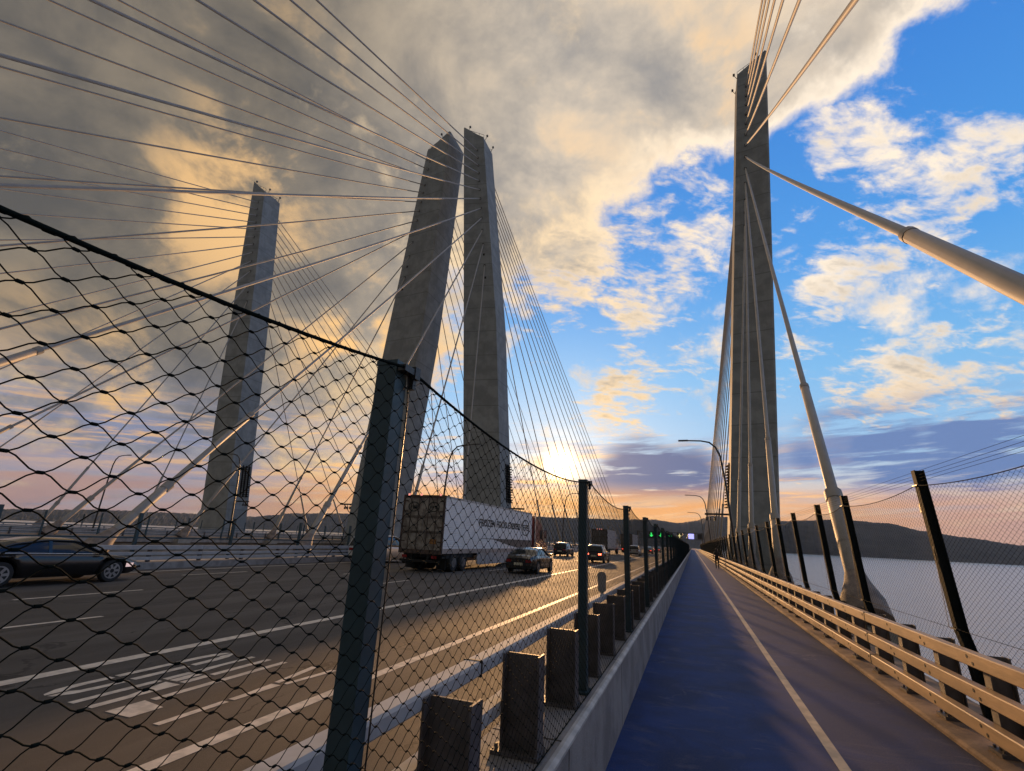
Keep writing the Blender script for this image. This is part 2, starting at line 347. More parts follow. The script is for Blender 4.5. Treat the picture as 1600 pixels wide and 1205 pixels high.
def seat(o, x=0, y=0, z=0, rz=0):
    """place a top-level thing on the sloping bridge deck"""
    o.location = (x, y, z + SL * y); o.rotation_euler = (TH, 0, rz); return o
def empty(name, x=0, y=0, z=0, rz=0):
    o = bpy.data.objects.new(name, None); C.objects.link(o); return seat(o, x, y, z, rz)
def inst(name, me, parent, loc=(0, 0, 0), scale=None):
    o = bpy.data.objects.new(name, me); C.objects.link(o); o.parent = parent; o.location = loc
    if scale: o.scale = scale
    return o
def copy_tree(o, parent=None):
    c = o.copy(); C.objects.link(c)
    if parent: c.parent = parent
    for ch in list(o.children): copy_tree(ch, c)
    return c
def text_mesh(body, size, extrude=0.002, bold=0.0, sx=1.0):
    cu = bpy.data.curves.new('lettering', 'FONT'); cu.body = body; cu.size = size; cu.extrude = extrude; cu.offset = bold
    cu.align_x = 'LEFT'
    o = bpy.data.objects.new('lettering', cu); C.objects.link(o)
    dg = bpy.context.evaluated_depsgraph_get(); me = bpy.data.meshes.new_from_object(o.evaluated_get(dg))
    bpy.data.objects.remove(o); return me
ORD = ['first', 'second', 'third', 'fourth', 'fifth', 'sixth', 'seventh', 'eighth', 'ninth', 'tenth', 'eleventh', 'twelfth', 'thirteenth', 'fourteenth', 'fifteenth']

# ------------------------------------------------------------------ water and hills
def build_water():
    m = bpy.data.materials.new('river water'); m.use_nodes = True; m.node_tree.nodes.clear(); g = NG(m.node_tree)
    b = g.node('ShaderNodeBsdfPrincipled'); o = g.node('ShaderNodeOutputMaterial'); g.l.new(b.outputs[0], o.inputs[0])
    b.inputs['Base Color'].default_value = (0.45, 0.41, 0.36, 1); b.inputs['Roughness'].default_value = 0.25; b.inputs['Specular IOR Level'].default_value = 1.0
    P = g.node('ShaderNodeTexCoord').outputs['Object']
    h = g.m('ADD', g.noise(g.v('MULTIPLY', P, (0.22, 0.35, 1)), 1.0, 6, 0.6, 0.3), g.m('MULTIPLY', g.noise(g.v('MULTIPLY', P, (0.012, 0.02, 1)), 1.0, 5, 0.6), 3.0))
    bn = g.node('ShaderNodeBump'); bn.inputs['Strength'].default_value = 0.8; bn.inputs['Distance'].default_value = 0.8
    g.put(bn.inputs['Height'], h); g.l.new(bn.outputs[0], b.inputs['Normal'])
    mb = MB(); n = 48; Rr = 16000
    mb.add([(Rr * math.cos(2 * math.pi * i / n), Rr * math.sin(2 * math.pi * i / n), -47) for i in range(n)], [tuple(range(n))])
    tag(mb.build('water', m, fix=False), 'pale rippled river stretching to the far shore', 'water', kind='structure')
build_water()

def build_hills():
    m = mat('hill woodland', (0.032, 0.034, 0.033), 0.95, var=0.45, vs=0.012, spec=0.1, bump=0.8, bs=0.06, col2=(0.022, 0.026, 0.024))
    prof = [(-180, .5), (-110, .4), (-80, .25), (-65, .12), (-58, .45), (-52, .50), (-46.5, .50), (-45, .75), (-43, 1.05), (-38, 1.3), (-30, 1.6), (-20, 1.9), (-16, 1.96), (-8, 2.0), (-4, 2.12), (-1.3, 1.85), (0.5, 2.15), (2, 2.7), (6, 2.5), (8.8, 2.35), (13.4, 2.62), (17.2, 2.36), (19.4, 1.78), (22, 1.35), (25.5, .84), (33, .3), (50, .2), (90, .35), (180, .5)]
    def el(a):
        for (a0, e0), (a1, e1) in zip(prof, prof[1:]):
            if a0 <= a <= a1:
                t = (a - a0) / (a1 - a0); t = t * t * (3 - 2 * t) * .5 + t * .5
                return e0 + (e1 - e0) * t
        return .5
    from mathutils import noise as N
    azs = []; a = -180.0
    while a < 180: azs.append(a); a += 0.10 if -75 < a < 45 else 1.0
    ds = [4080, 4130, 4200, 4300, 4420, 4560, 4720, 4880, 5000, 5060, 5200, 5600, 6400]
    ts = [-.03, .05, .13, .26, .42, .58, .75, .90, .985, 1.0, .93, .7, .1]
    vs = []; nr = len(ds)
    for a in azs:
        e = el(a); hgt = 5060 * math.tan(R(e)) + 49
        for d, t in zip(ds, ts):
            x = d * math.sin(R(a)); y = d * math.cos(R(a))
            q = Vector((x, y, 0))
            w = N.noise(q * .0016) * .25 + N.noise(q * .005) * .10
            z = -47 + hgt * t * (1 + w * (1 - abs(2 * t - 1)) ) + (N.noise(q * .03) * 5 + N.noise(q * .09) * 5.5 + random.uniform(-1.5, 2.0)) * (1 if t > 0 else 0)
            dd = d + N.noise(q * .003) * 60
            vs.append((dd * math.sin(R(a)), dd * math.cos(R(a)), z if t > 0 else -49))
    n = len(azs); fs = []
    for i in range(n):
        j = (i + 1) % n
        for k in range(nr - 1): fs.append((i * nr + k, j * nr + k, j * nr + k + 1, i * nr + k + 1))
    mb = MB(); mb.add(vs, fs, False)
    tag(mb.build('hills', m), 'dark wooded hills along the far shore of the river', 'hills', kind='structure')
build_hills()

# ------------------------------------------------------------------ decks
Y0, Y1 = -45.0, 620.0
RZ = -0.15                       # road level relative to the path
def setting(mb, name, m, label, cat=None):
    o = mb.build(name, m); seat(o); o['kind'] = 'structure'; o['label'] = label; return o
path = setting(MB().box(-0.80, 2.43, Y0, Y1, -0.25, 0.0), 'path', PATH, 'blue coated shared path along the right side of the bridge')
def sheet(mb, pts, z): mb.add([(p[0], p[1], z) for p in pts], [tuple(range(len(pts)))])
ln = MB(); sheet(ln, [(1.09, Y0), (1.19, Y0), (1.19, Y1), (1.09, Y1)], 0.004); o = ln.build('centre_line', PAINTY, path, fix=False)
road = setting(MB().box(-21.6, -1.28, Y0, Y1, -0.45, RZ), 'road', ASPH, 'dark asphalt carriageway with white lane lines')
LZ = RZ + 0.004
def line(x, w, y0=Y0, y1=Y1, nm='lane_line'):
    b = MB(); sheet(b, [(x - w / 2, y0), (x + w / 2, y0), (x + w / 2, y1), (x - w / 2, y1)], LZ); return b.build(nm, PAINT, road, fix=False)
line(-4.36, 0.16, nm='edge_line'); line(-7.92, 0.22); line(-20.6, 0.15, nm='edge_line')
for x, off in ((-11.68, 4.6), (-15.3, 7.9), (-18.6, 2.5)):
    b = MB(); y = off - 12.2 * 4
    while y < 420:
        sheet(b, [(x - .06, y), (x + .06, y), (x + .06, y + 3.05), (x - .06, y + 3.05)], LZ); y += 12.2
    b.build('dashed_line', PAINT, road, fix=False)
# stencilled word ONLY, read by drivers
ON = {
 'O': [[(-7.20, 4.62), (-7.17, 4.38), (-7.08, 4.22), (-7.02, 4.2), (-7.02, 4.42), (-7.07, 4.5), (-7.09, 4.7), (-7.09, 5.0), (-7.20, 5.0)],
       [(-6.80, 4.62), (-6.83, 4.38), (-6.92, 4.22), (-6.98, 4.2), (-6.98, 4.42), (-6.92, 4.5), (-6.90, 4.7), (-6.90, 5.0), (-6.80, 5.0)],
       [(-7.20, 5.06), (-7.09, 5.06), (-7.09, 5.82), (-7.20, 5.82)], [(-6.91, 5.06), (-6.80, 5.06), (-6.80, 5.82), (-6.91, 5.82)],
       [(-7.20, 5.9), (-7.09, 5.9), (-7.08, 6.2), (-7.06, 6.4), (-7.02, 6.46), (-7.02, 6.68), (-7.09, 6.64), (-7.17, 6.48), (-7.20, 6.25)],
       [(-6.80, 5.9), (-6.91, 5.9), (-6.92, 6.2), (-6.94, 6.4), (-6.98, 6.46), (-6.98, 6.68), (-6.91, 6.64), (-6.83, 6.48), (-6.80, 6.25)]],
 'N': [[(-6.58, 4.18), (-6.48, 4.18), (-6.48, 5.18), (-6.58, 5.18)], [(-6.58, 5.68), (-6.44, 5.68), (-6.49, 6.05), (-6.49, 6.67), (-6.58, 6.67)],
       [(-6.28, 4.18), (-6.17, 4.18), (-6.17, 5.18), (-6.42, 5.18), (-6.28, 4.62)], [(-6.27, 5.68), (-6.17, 5.68), (-6.17, 6.67), (-6.27, 6.67)],
       [(-6.58, 5.62), (-6.58, 5.25), (-6.48, 5.25), (-6.48, 5.62)], [(-6.46, 5.62), (-6.45, 5.25), (-6.32, 5.25), (-6.33, 5.62)], [(-6.28, 5.62), (-6.28, 5.25), (-6.17, 5.25), (-6.17, 5.62)]],
 'L': [[(-5.96, 4.66), (-5.86, 4.66), (-5.86, 6.67), (-5.96, 6.67)], [(-5.96, 4.18), (-5.58, 4.18), (-5.58, 4.54), (-5.96, 4.6)]],
 'Y': [[(-5.22, 4.17), (-5.13, 4.17), (-5.13, 4.99), (-5.22, 4.99)], [(-5.22, 5.06), (-5.13, 5.06), (-5.11, 5.75), (-5.26, 5.75), (-5.22, 5.3)],
       [(-5.28, 5.82), (-5.20, 5.82), (-5.31, 6.67), (-5.41, 6.67)], [(-5.14, 5.82), (-5.07, 5.82), (-4.95, 6.67), (-5.05, 6.67)]]}
for L, polys in ON.items():
    b = MB()
    for p in polys: sheet(b, p, LZ)
    b.build('painted_letter', PAINT, road, fix=False)
setting(MB().box(-26.4, -22.6, Y0, Y1, -0.6, -0.1), 'deck', DECK, 'narrow concrete deck strip outside the left barrier')
setting(MB().box(-25.5, 2.9, Y0, Y1, -3.4, -0.62), 'deck_girder', DECK, 'concrete underside of the bridge deck')
road2 = setting(MB().box(-83.2, -57.4, Y0, Y1, -0.6, RZ), 'road', ASPH, 'carriageway of the second bridge span to the left')
setting(MB().box(-82.5, -58, Y0, Y1, -3.4, -0.62), 'deck_girder', DECK, 'concrete underside of the second bridge span')

# right kerb ledge, left parapet, far-left barrier
tag(seat(MB().prism_y([(2.43, -0.4), (3.32, -0.4), (3.32, 0.05), (2.46, 0.05), (2.43, 0.03)], Y0, Y1).build('kerb_ledge', mat('ledge concrete', (0.34, 0.22, 0.13), 0.85, var=0.25, vs=1.8, bump=0.5, bs=30))), 'low concrete ledge beneath the right hand rails', 'kerb')  # the orange of sunlit concrete is mixed into the ledge's base colour
pw = MB()
y = -6.0 - 0.3
seg = 2.44
while y < 330:
    pw.prism_y([(-1.32, -0.45), (-0.79, -0.45), (-0.79, 0.585), (-0.815, 0.61), (-1.30, 0.61), (-1.32, 0.59)], y, y + seg - 0.022); y += seg
parapet = tag(seat(pw.build('parapet_wall', CURB)), 'grey concrete parapet between the blue path and the road', 'wall')
capm = mat('parapet edge paint', (0.50, 0.49, 0.47), 0.6, var=0.15, vs=5)
MB().prism_y([(-1.31, -0.45), (-0.805, -0.45), (-0.805, 0.57), (-0.85, 0.59), (-1.30, 0.59)], -6.2, 330).build('wall_core', DARK, parapet)
cap = MB().prism_y([(-0.835, 0.6115), (-0.787, 0.583), (-0.787, 0.6), (-0.812, 0.615), (-0.835, 0.615)], -6, 330).build('edge_strip', capm, parapet)

# ------------------------------------------------------------------ left road rail on the parapet
gr = empty('guard_rail'); tag(gr, 'two tier steel guard rail on the concrete parapet beside the road', 'guard rail')
for z0, z1 in ((1.076, 1.150), (0.797, 0.871)):
    b = MB(); y = 2.76 - 6.7
    while y < 330: b.bbox(-1.225, -1.122, y, y + 6.69, z0, z1, .012); y += 6.7
    b.build('rail', RAILP, gr)
    y = 2.76
    while y < 60: MB().box(-1.228, -1.119, y - .012, y + .004, z0 - .003, z1 + .003).build('rail_joint', DARK, gr); y += 6.7
pb = MB()
pb.box(-1.115, -0.905, -.006, .006, 0, .52)                    # web
pb.box(-0.905, -0.893, -.06, .06, 0, .52)                      # path side flange
pb.box(-1.122, -1.110, -.06, .06, 0, .52)
pb.box(-1.17, -0.885, -.085, .085, 0.001, .022)
for bx in (-1.14, -0.875):
    for by in (-.062, .062): pb.tube([(bx if bx < -1 else -0.90 - .0, by, .02), (bx if bx < -1 else -0.90, by, .055)], .011, 6)
pme = pb.mesh('post', POSTB)
for k in range(-2, 90):
    y = 2.17 + 0.985 * k
    inst('post', pme, gr, (0, y, .611))
fb = MB()
for k in range(90, 330):
    y = 2.17 + 0.985 * k; fb.box(-1.12, -0.895, y - .05, y + .05, .61, 1.13)
far = fb.build('far_posts', POSTB, gr); far['kind'] = 'stuff'
dl = tag(seat(MB().box(-1.195, -1.155, 6.985, 7.015, 1.152, 1.19).prism_y([(-1.225, 1.185), (-1.205, 1.17), (-1.145, 1.17), (-1.125, 1.185), (-1.115, 1.38), (-1.14, 1.42), (-1.21, 1.42), (-1.235, 1.38)], 6.995, 7.005).build('delineator', mat('delineator plastic', (0.26, 0.26, 0.27), 0.5))), 'grey rounded delineator paddle standing on the guard rail', 'delineator')

# ------------------------------------------------------------------ wire net fences
def net_mesh(name, L, cols, rows, z0, ztop, xz, near=True, r=0.00165, top=None):
    """rhombic cable net over one bay: wavy wires joined by ferrules; xz(z) gives the sheet's lean"""
    mb = MB(); n = cols * 2; hs = L / n
    fr = (0, .10, .30, .5, .70, .90) if near else (0, .5)
    N = 4 if near else 3
    sag = lambda y: top(y) if top else ztop
    def amp(t):  # wave between two nodes, flattened at the ferrules
        return math.cos(math.pi * min(1, max(0, (t - .05) / .90))) * .85 + .15 * (1 - 2 * t)
    for k in range(rows + 1):
        pts = []
        for j in range(n):
            for t in fr:
                y = (j + t) * hs; zt = sag(y); d = (zt - z0) / rows
                zz = z0 + d * k + d * .5 * amp(t) * (1 if (j + k) % 2 == 0 else -1)
                zz = min(max(zz, z0 - .004), zt + .002)
                pts.append((xz(zz), y, zz))
        pts.append((xz(pts[-1][2]), L, z0 + (sag(L) - z0) / rows * k + (sag(L) - z0) / rows * .5 * (1 if (n + k) % 2 == 0 else -1) * (0 if k in (0, rows) else 1)))
        mb.tube(pts, r, N, False, near)
        if k < rows:
            for j in range(n):
                if (j + k) % 2 == 0:
                    y = j * hs; d = (sag(y) - z0) / rows; zz = z0 + d * (k + .5); x = xz(zz)
                    if near: mb.tube([(x, y - .0042, zz), (x, y + .0042, zz)], .0029, 6)
                    else: mb.add([(x, y - .0042, zz), (x, y, zz - .0032), (x, y + .0042, zz), (x, y, zz + .0032), (x + .0032, y, zz), (x - .0032, y, zz)], [(0, 1, 4), (1, 2, 4), (2, 3, 4), (3, 0, 4), (1, 0, 5), (2, 1, 5), (3, 2, 5), (0, 3, 5)])
    return mb.mesh(name, WIRE)
def rope_mesh(name, L, top, xz, r, wrap=False):
    pts = [(xz(top(L * i / 28)), L * i / 28, top(L * i / 28)) for i in range(29)]
    mb = MB().tube(pts, r, 8)
    if wrap:
        pts2 = []
        for i in range(28 * 10):
            y = L * i / 280; a = i * 1.25
            pts2.append((xz(top(y)) + math.cos(a) * r * 1.05, y, top(y) + math.sin(a) * r * 1.05))
        mb.tube(pts2, .0016, 4, False)
    return mb.mesh(name, WIRE)

LB = 3.22; PY = 1.316          # bay length, first post centre
FX = -0.868
lf = empty('safety_fence'); tag(lf, 'dark wire net fence on square posts between the path and the road', 'fence')
topL = lambda y: 2.330 - 0.445 * (y / LB) * (1 - y / LB)
xzl = lambda z: FX
nearL = net_mesh('net', LB, 34, 61, .622, 2.2, xzl, True, r=.00118, top=topL)
farL = net_mesh('net', LB, 34, 61, .622, 2.2, xzl, False, r=.00118, top=topL)
ropeL = rope_mesh('top_rope', LB, topL, xzl, .0050, True)
topN = lambda y: 2.330 - 0.60 * (y / LB) * (1 - y / LB)      # the bay beside the camera hangs slacker
netN = net_mesh('net', LB, 34, 61, .622, 2.2, xzl, True, r=.00118, top=topN); ropeN = rope_mesh('top_rope', LB, topN, xzl, .0050, True)
botL = MB().tube([(FX, 0, .624), (FX, LB, .624)], .004, 6).mesh('bottom_rope', WIRE)
pb = MB().bbox(-0.965, -0.890, -.034, .034, 0, 1.722, .004)
pb.prism_z([(-.968, -.037), (-.887, -.037), (-.887, .037), (-.968, .037)], 1.722, 1.738)
pb.box(-1.03, -0.872, -.085, .085, 0.001, .018)
postL = pb.mesh('post', POSTN)
clampL = MB().box(-0.888, -0.858, -.03, .045, 1.700, 1.722).box(-0.886, -0.855, .030, .062, 1.690, 1.732).box(-0.888, -0.866, .038, .056, 1.655, 1.69).tube([(-0.884, .03, 1.70), (-0.884, .046, 1.60), (-0.884, .042, .02)], .0028, 5).mesh('rope_clamp', STEELR)
for k in range(-2, 44):
    y = PY + LB * k
    p = inst('post', postL, lf, (0, y, .612))
    inst('rope_clamp', clampL, p)
    hi = k < 3
    inst('net', netN if k == -1 else nearL if hi else farL, lf, (0, y, 0))
    inst('top_rope', ropeN if k == -1 else ropeL, lf, (0, y, 0)); inst('bottom_rope', botL, lf, (0, y, 0))
# outer fence on the right, posts leaning inwards over the path
rf = empty('safety_fence'); tag(rf, 'dark wire net fence with leaning posts along the water side', 'fence')
def xzr(z):
    for (za, xa), (zb, xb) in zip(KN, KN[1:]):
        if z <= zb: return xa + (xb - xa) * (z - za) / (zb - za)
    return KN[-1][1]
KN = [(0.0, 3.10), (0.72, 3.03), (1.02, 2.97), (2.92, 2.86)]
PR = [-6.4, -2.9, 0.65, 4.4, 8.03, 11.64, 14.0, 17.2, 20.15, 23.0, 26.7, 30.3, 34.3]
while len(PR) < 62: PR.append(PR[-1] + 3.9)
LR = 3.6
xin = lambda z: xzr(z) - .008
topR = lambda y: 2.72 - 0.36 * (y / LR) * (1 - y / LR)
nearR = net_mesh('net', LR, 37, 82, .40, 2.6, xin, False, r=.0013, top=topR)
ropeR = rope_mesh('top_rope', LR, topR, xin, .0055)
wires = MB()
for z in (2.90, 2.85, 2.81, 2.77): wires.tube([(xzr(z) + .02, 0, z), (xzr(z) + .02, LR, z)], .0022, 5, False)
wires.tube([(xin(.99), 0, .99), (xin(.99), LR, .99)], .003, 5, False)
wiresR = wires.mesh('straight_wires', WIRE)
pb = MB()
def slab(x_off0, x_off1, y0, y1, zs):
    vs = []
    for z in zs:
        x = xzr(z); vs += [(x + x_off0, y0, z), (x + x_off1, y0, z), (x + x_off1, y1, z), (x + x_off0, y1, z)]
    n = len(zs); fs = [(0, 3, 2, 1), tuple(4 * (n - 1) + i for i in range(4))]
    for i in range(n - 1):
        for k in range(4): fs.append((4 * i + k, 4 * i + (k + 1) % 4, 4 * i + 4 + (k + 1) % 4, 4 * i + 4 + k))
    pb.add(vs, fs)
slab(0, .012, -.055, .055, (0.02, .72, .98, 2.92)); slab(.013, .10, -.009, .009, (0.02, .72, .98, 2.92)); slab(.101, .113, -.055, .055, (0.02, .72, .98, 2.92))
pb.box(3.02, 3.26, -.1, .1, .051, .07)
postR = pb.mesh('post', mat('dark outer fence post', (0.010, 0.015, 0.017), 0.75, var=.2, spec=.12))
clR = MB()
for z in (2.72, .99): clR.box(xzr(z) - .022, xzr(z) + .03, -.075, .075, z - .007, z + .007)
clR.box(xzr(1.9), xzr(1.9) + .004, -.004, .004, .995, 2.715)
clampR = clR.mesh('rope_clamp', STEELR)
for k, y in enumerate(PR):
    p = inst('post', postR, rf, (0, y, 0)); inst('rope_clamp', clampR, p)
    if k < len(PR) - 1:
        s = (PR[k + 1] - y) / LR
        for nm, me in (('net', nearR), ('top_rope', ropeR), ('straight_wires', wiresR)): inst(nm, me, rf, (0, y, 0), (1, s, 1))
sg = MB().box(2.905, 2.925, 8.02 + .055, 8.02 + .15, 2.38, 2.50)
tag(seat(sg.build('sign_plate', mat('tag plate', (0.34, 0.33, 0.31), 0.5))), 'small blank metal plate fixed to the nearest leaning fence post', 'plate')

# ------------------------------------------------------------------ right bicycle rail
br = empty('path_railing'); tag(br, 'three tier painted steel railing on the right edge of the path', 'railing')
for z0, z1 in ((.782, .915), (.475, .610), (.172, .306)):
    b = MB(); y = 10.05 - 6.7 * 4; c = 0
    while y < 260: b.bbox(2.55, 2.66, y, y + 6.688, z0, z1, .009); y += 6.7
    b.build('rail', RAILSUN, br)
    y = 10.05
    while y < 50: MB().box(2.546, 2.664, y - .014, y + .006, z0 - .003, z1 + .003).build('rail_joint', DARK, br); y += 6.7
    bo = MB()
    for k in range(-4, 60):
        yy = 1.05 + 1.13 * k
        for q, dy in ((.30, -.05), (.68, .05)): bo.tube([(2.551, yy + dy, z0 + (z1 - z0) * q), (2.546, yy + dy, z0 + (z1 - z0) * q)], .017, 8)
    bo.build('rail_bolts', DARK, br)
pb = MB().box(2.662, 2.674, -.065, .065, .05, .90).box(2.676, 2.84, -.006, .006, .05, .90).box(2.842, 2.854, -.065, .065, .05, .90).box(2.60, 2.92, -.12, .12, .052, .085)
for bx in (2.64, 2.88):
    for by in (-.09, .09): pb.tube([(bx, by, .085), (bx, by, .11)], .014, 6)
pme = pb.mesh('post', POSTB)
for k in range(-6, 90): inst('post', pme, br, (0, 1.05 + 1.13 * k, 0))
fb = MB()
for k in range(90, 230):
    y = 1.05 + 1.13 * k; fb.box(2.665, 2.85, y - .05, y + .05, .05, .9)
f2 = fb.build('far_posts', POSTB, br); f2['kind'] = 'stuff'

# ------------------------------------------------------------------ far-left barrier of this span, and barriers of the other span
def barrier(xc, side, label, fence_h=None, y1=420):
    t = empty('bridge_barrier'); tag(t, label, 'barrier')
    MB().prism_y([(xc - .35, -.45), (xc + .35, -.45), (xc + .33, .12), (xc - .33, .12)], Y0, y1).build('concrete_base', CURB, t)
    for z0, z1 in ((.62, .80), (.40, .53), (.20, .33)):
        b = MB(); y = Y0
        while y < y1: b.bbox(xc - .06 + side * .12, xc + .06 + side * .12, y, y + 8.98, z0, z1, .012); y += 9.0
        b.build('rail', RAILP, t)
    me = MB().box(xc - .09, xc + .07, -.05, .05, .12, .78).mesh('post', POSTB)
    for k in range(60): inst('post', me, t, (0, -30 + 2.4 * k, 0))
    if fence_h:
        me = MB().box(xc - side * .5 - .06, xc - side * .5 + .06, -.06, .06, -.1, fence_h).mesh('fence_post', POSTN)
        for k in range(60): inst('fence_post', me, t, (0, -28 + 4.8 * k, 0))
        b = MB()
        for z in (.35, .7, 1.05): b.box(xc - side * .5 - .03, xc - side * .5 + .03, Y0, y1, z, z + .06)
        b.build('fence_wires', POSTN, t)
barrier(-21.95, 1, 'grey three rail steel barrier on the far left edge of the near road', 2.1)
barrier(-57.0, -1, 'railing along the near edge of the second bridge span', 2.3)
barrier(-83.6, 1, 'railing along the far edge of the second bridge span', 2.3)

# ------------------------------------------------------------------ towers and stay cables
YA = 73.0
def interp(tab, z):
    for (a, xa), (b, xb) in zip(tab, tab[1:]):
        if z <= b: return xa + (xb - xa) * (z - a) / (b - a)
    (a, xa), (b, xb) = tab[-2], tab[-1]
    return xa + (xb - xa) * (z - a) / (b - a)
TW = {
 'R': dict(inn=[(-47, .1), (0, 4.48), (80, 12.1)], out=[(-47, 6.9), (0, 10.5), (83, 16.9)], cab=4.2, base=0),
 'M': dict(inn=[(-47, -24.5), (0, -27.7), (38, -30.8), (80, -36.0)], out=[(-47, -31.5), (0, -34.0), (38, -36.9), (83, -40.4)], cab=-26.9),
 'L': dict(inn=[(-47, -61), (0, -57.0), (40, -53.3), (80, -49.2)], out=[(-47, -52.5), (0, -48.9), (40, -45.2), (83, -43.5)], cab=-56.6),
 'F': dict(inn=[(-47, -82), (0, -85.2), (44, -90.0), (80, -94.8)], out=[(-47, -88), (0, -91.2), (44, -95.2), (83, -98.2)], cab=-84.3)}
TLAB = {'R': 'tall grey concrete pylon standing right of the blue path', 'M': 'grey concrete pylon rising behind the white semi trailer',
        'L': 'grey concrete pylon leaning right, behind the nearest fence post', 'F': 'leftmost grey concrete pylon, leaning left beyond both roads'}
TSHORT = {'R': 'the pylon beside the path', 'M': 'the pylon behind the trailer', 'L': 'the right leaning pylon', 'F': 'the leftmost pylon'}
ZS = [77.0, 75.0, 73.1, 71.1, 69.2, 67.0, 64.9, 62.6, 60.3, 57.5, 54.3, 49.6]
DY = [-88, -76, -63.5, -51, -38, -25, -11.2, 2.6, 16.4, 30.3, 43.6, 57]
for key, T in TW.items():
    root = bpy.data.objects.new('bridge_pylon', None); C.objects.link(root)
    sgn = 1 if T['out'][1][1] > T['inn'][1][1] else -1
    x0 = (interp(T['inn'], 0) + interp(T['out'], 0)) / 2
    root.location = (x0, 76.5, SL * 76.5)
    tag(root, TLAB[key], 'pylon', 'bridge pylons')
    levels = [-47, -20, 0, 20, 38, 55, 70, 80]
    vs = []; mb = MB()
    def ring(zi, zo):
        xi = interp(T['inn'], zi); xo = interp(T['out'], zo); xm = xi + sgn * 1.35; xk = xo - sgn * 0.25
        zm = zi + (zo - zi) * (xm - xi) / (xo - xi)
        return [(xi, 73.9, zi), (xm, 73.68, zm), (xk, 73.0, zo), (xo, 73.25, zo), (xo, 79.75, zo), (xk, 80.0, zo), (xm, 79.12, zm), (xi, 78.9, zi)]
    rings = [ring(z, z) for z in levels[:-1]] + [ring(80.3, 83.2)]
    for rg in rings: vs += [(p[0] - x0, p[1] - 76.5, p[2] - SL * 76.5) for p in rg]
    n = 8; fs = [tuple(range(n - 1, -1, -1)), tuple((len(rings) - 1) * n + i for i in range(n))]
    for i in range(len(rings) - 1):
        for k in range(n): fs.append((i * n + k, i * n + (k + 1) % n, (i + 1) * n + (k + 1) % n, (i + 1) * n + k))
    mb.add(vs, fs); mb.build('shaft', CONC, root)
    off = Vector((x0, 76.5, SL * 76.5))
    # anchor pockets on both faces
    for yy, sd_ in ((73.66, -1), (79.12, 1)):
        for z in ZS + [52, 47]:
            xi = interp(T['inn'], z) + sgn * 1.45
            MB().box(xi - .17 - off.x, xi + .17 - off.x, yy + (-.06 if sd_ < 0 else .001) - off.y, yy + (-.001 if sd_ < 0 else .06) - off.y, z - .22 - off.z, z + .22 - off.z).build('anchor_pocket', DARK, root)
    # roof hand rail and little beacon
    b = MB()
    pts = [(interp(T['inn'], 80.3) + sgn * t * 4.6, 80.3 + 2.9 * t) for t in (0.02, .25, .5, .75, .98)]
    for yy in (74.3, 78.5):
        b.tube([(p[0] - off.x, yy - off.y, p[1] + .9 - off.z) for p in pts], .04, 5)
        for p in pts: b.tube([(p[0] - off.x, yy - off.y, p[1] - off.z), (p[0] - off.x, yy - off.y, p[1] + .9 - off.z)], .035, 5)
    b.build('roof_railing', LAMPM, root)
    for t, yy in ((.03, 75.0), (.03, 78.3), (.8, 73.8)):
        b = MB()
        px, pz = interp(T['inn'], 80.3) + sgn * t * 4.6, 80.3 + 2.9 * t
        b.tube([(px - off.x, yy - off.y, pz - off.z), (px - sgn * .5 - off.x, yy - off.y, pz + 1.0 - off.z)], .05, 5)
        b.box(px - sgn * .5 - .16 - off.x, px - sgn * .5 + .16 - off.x, yy - .16 - off.y, yy + .16 - off.y, pz + .95 - off.z, pz + 1.3 - off.z)
        b.build('beacon_lamp', LAMPM, root)
    # boom with hanging lamps and the column of small floodlights on the inner face
    xb = interp(T['inn'], 6.0)
    b = MB().box(min(xb, xb - sgn * 3.2) - off.x, max(xb, xb - sgn * 3.2) - off.x, 75.9 - off.y, 76.2 - off.y, 5.5 - off.z, 5.75 - off.z)
    for q in (1.9, 2.5, 3.0):
        b.box(xb - sgn * q - .1 - off.x, xb - sgn * q + .1 - off.x, 75.9 - off.y, 76.2 - off.y, 4.75 - off.z, 5.2 - off.z)
        b.box(xb - sgn * q - .03 - off.x, xb - sgn * q + .03 - off.x, 76.0 - off.y, 76.1 - off.y, 5.2 - off.z, 5.5 - off.z)
    b.build('lamp_boom', LAMPM, root)
    for yy, dx in ((76.6, .2), (77.3, .35), (78.1, .5)):
        b = MB()
        for i in range(15):
            z = 6.6 + i * .42; xi = interp(T['inn'], z)
            b.box(min(xi, xi - sgn * dx) - off.x, max(xi, xi - sgn * dx) - off.x, yy - .22 - off.y, yy + .18 - off.y, z - off.z, z + .16 - off.z)
            b.box(min(xi, xi - sgn * .12) - off.x, max(xi, xi - sgn * .12) - off.x, yy - .1 - off.y, yy + .1 - off.y, z + .16 - off.z, z + .44 - off.z)
        b.build('floodlight_strip', mat('floodlight black', (0.012, 0.012, 0.013), .7, spec=.1), root)
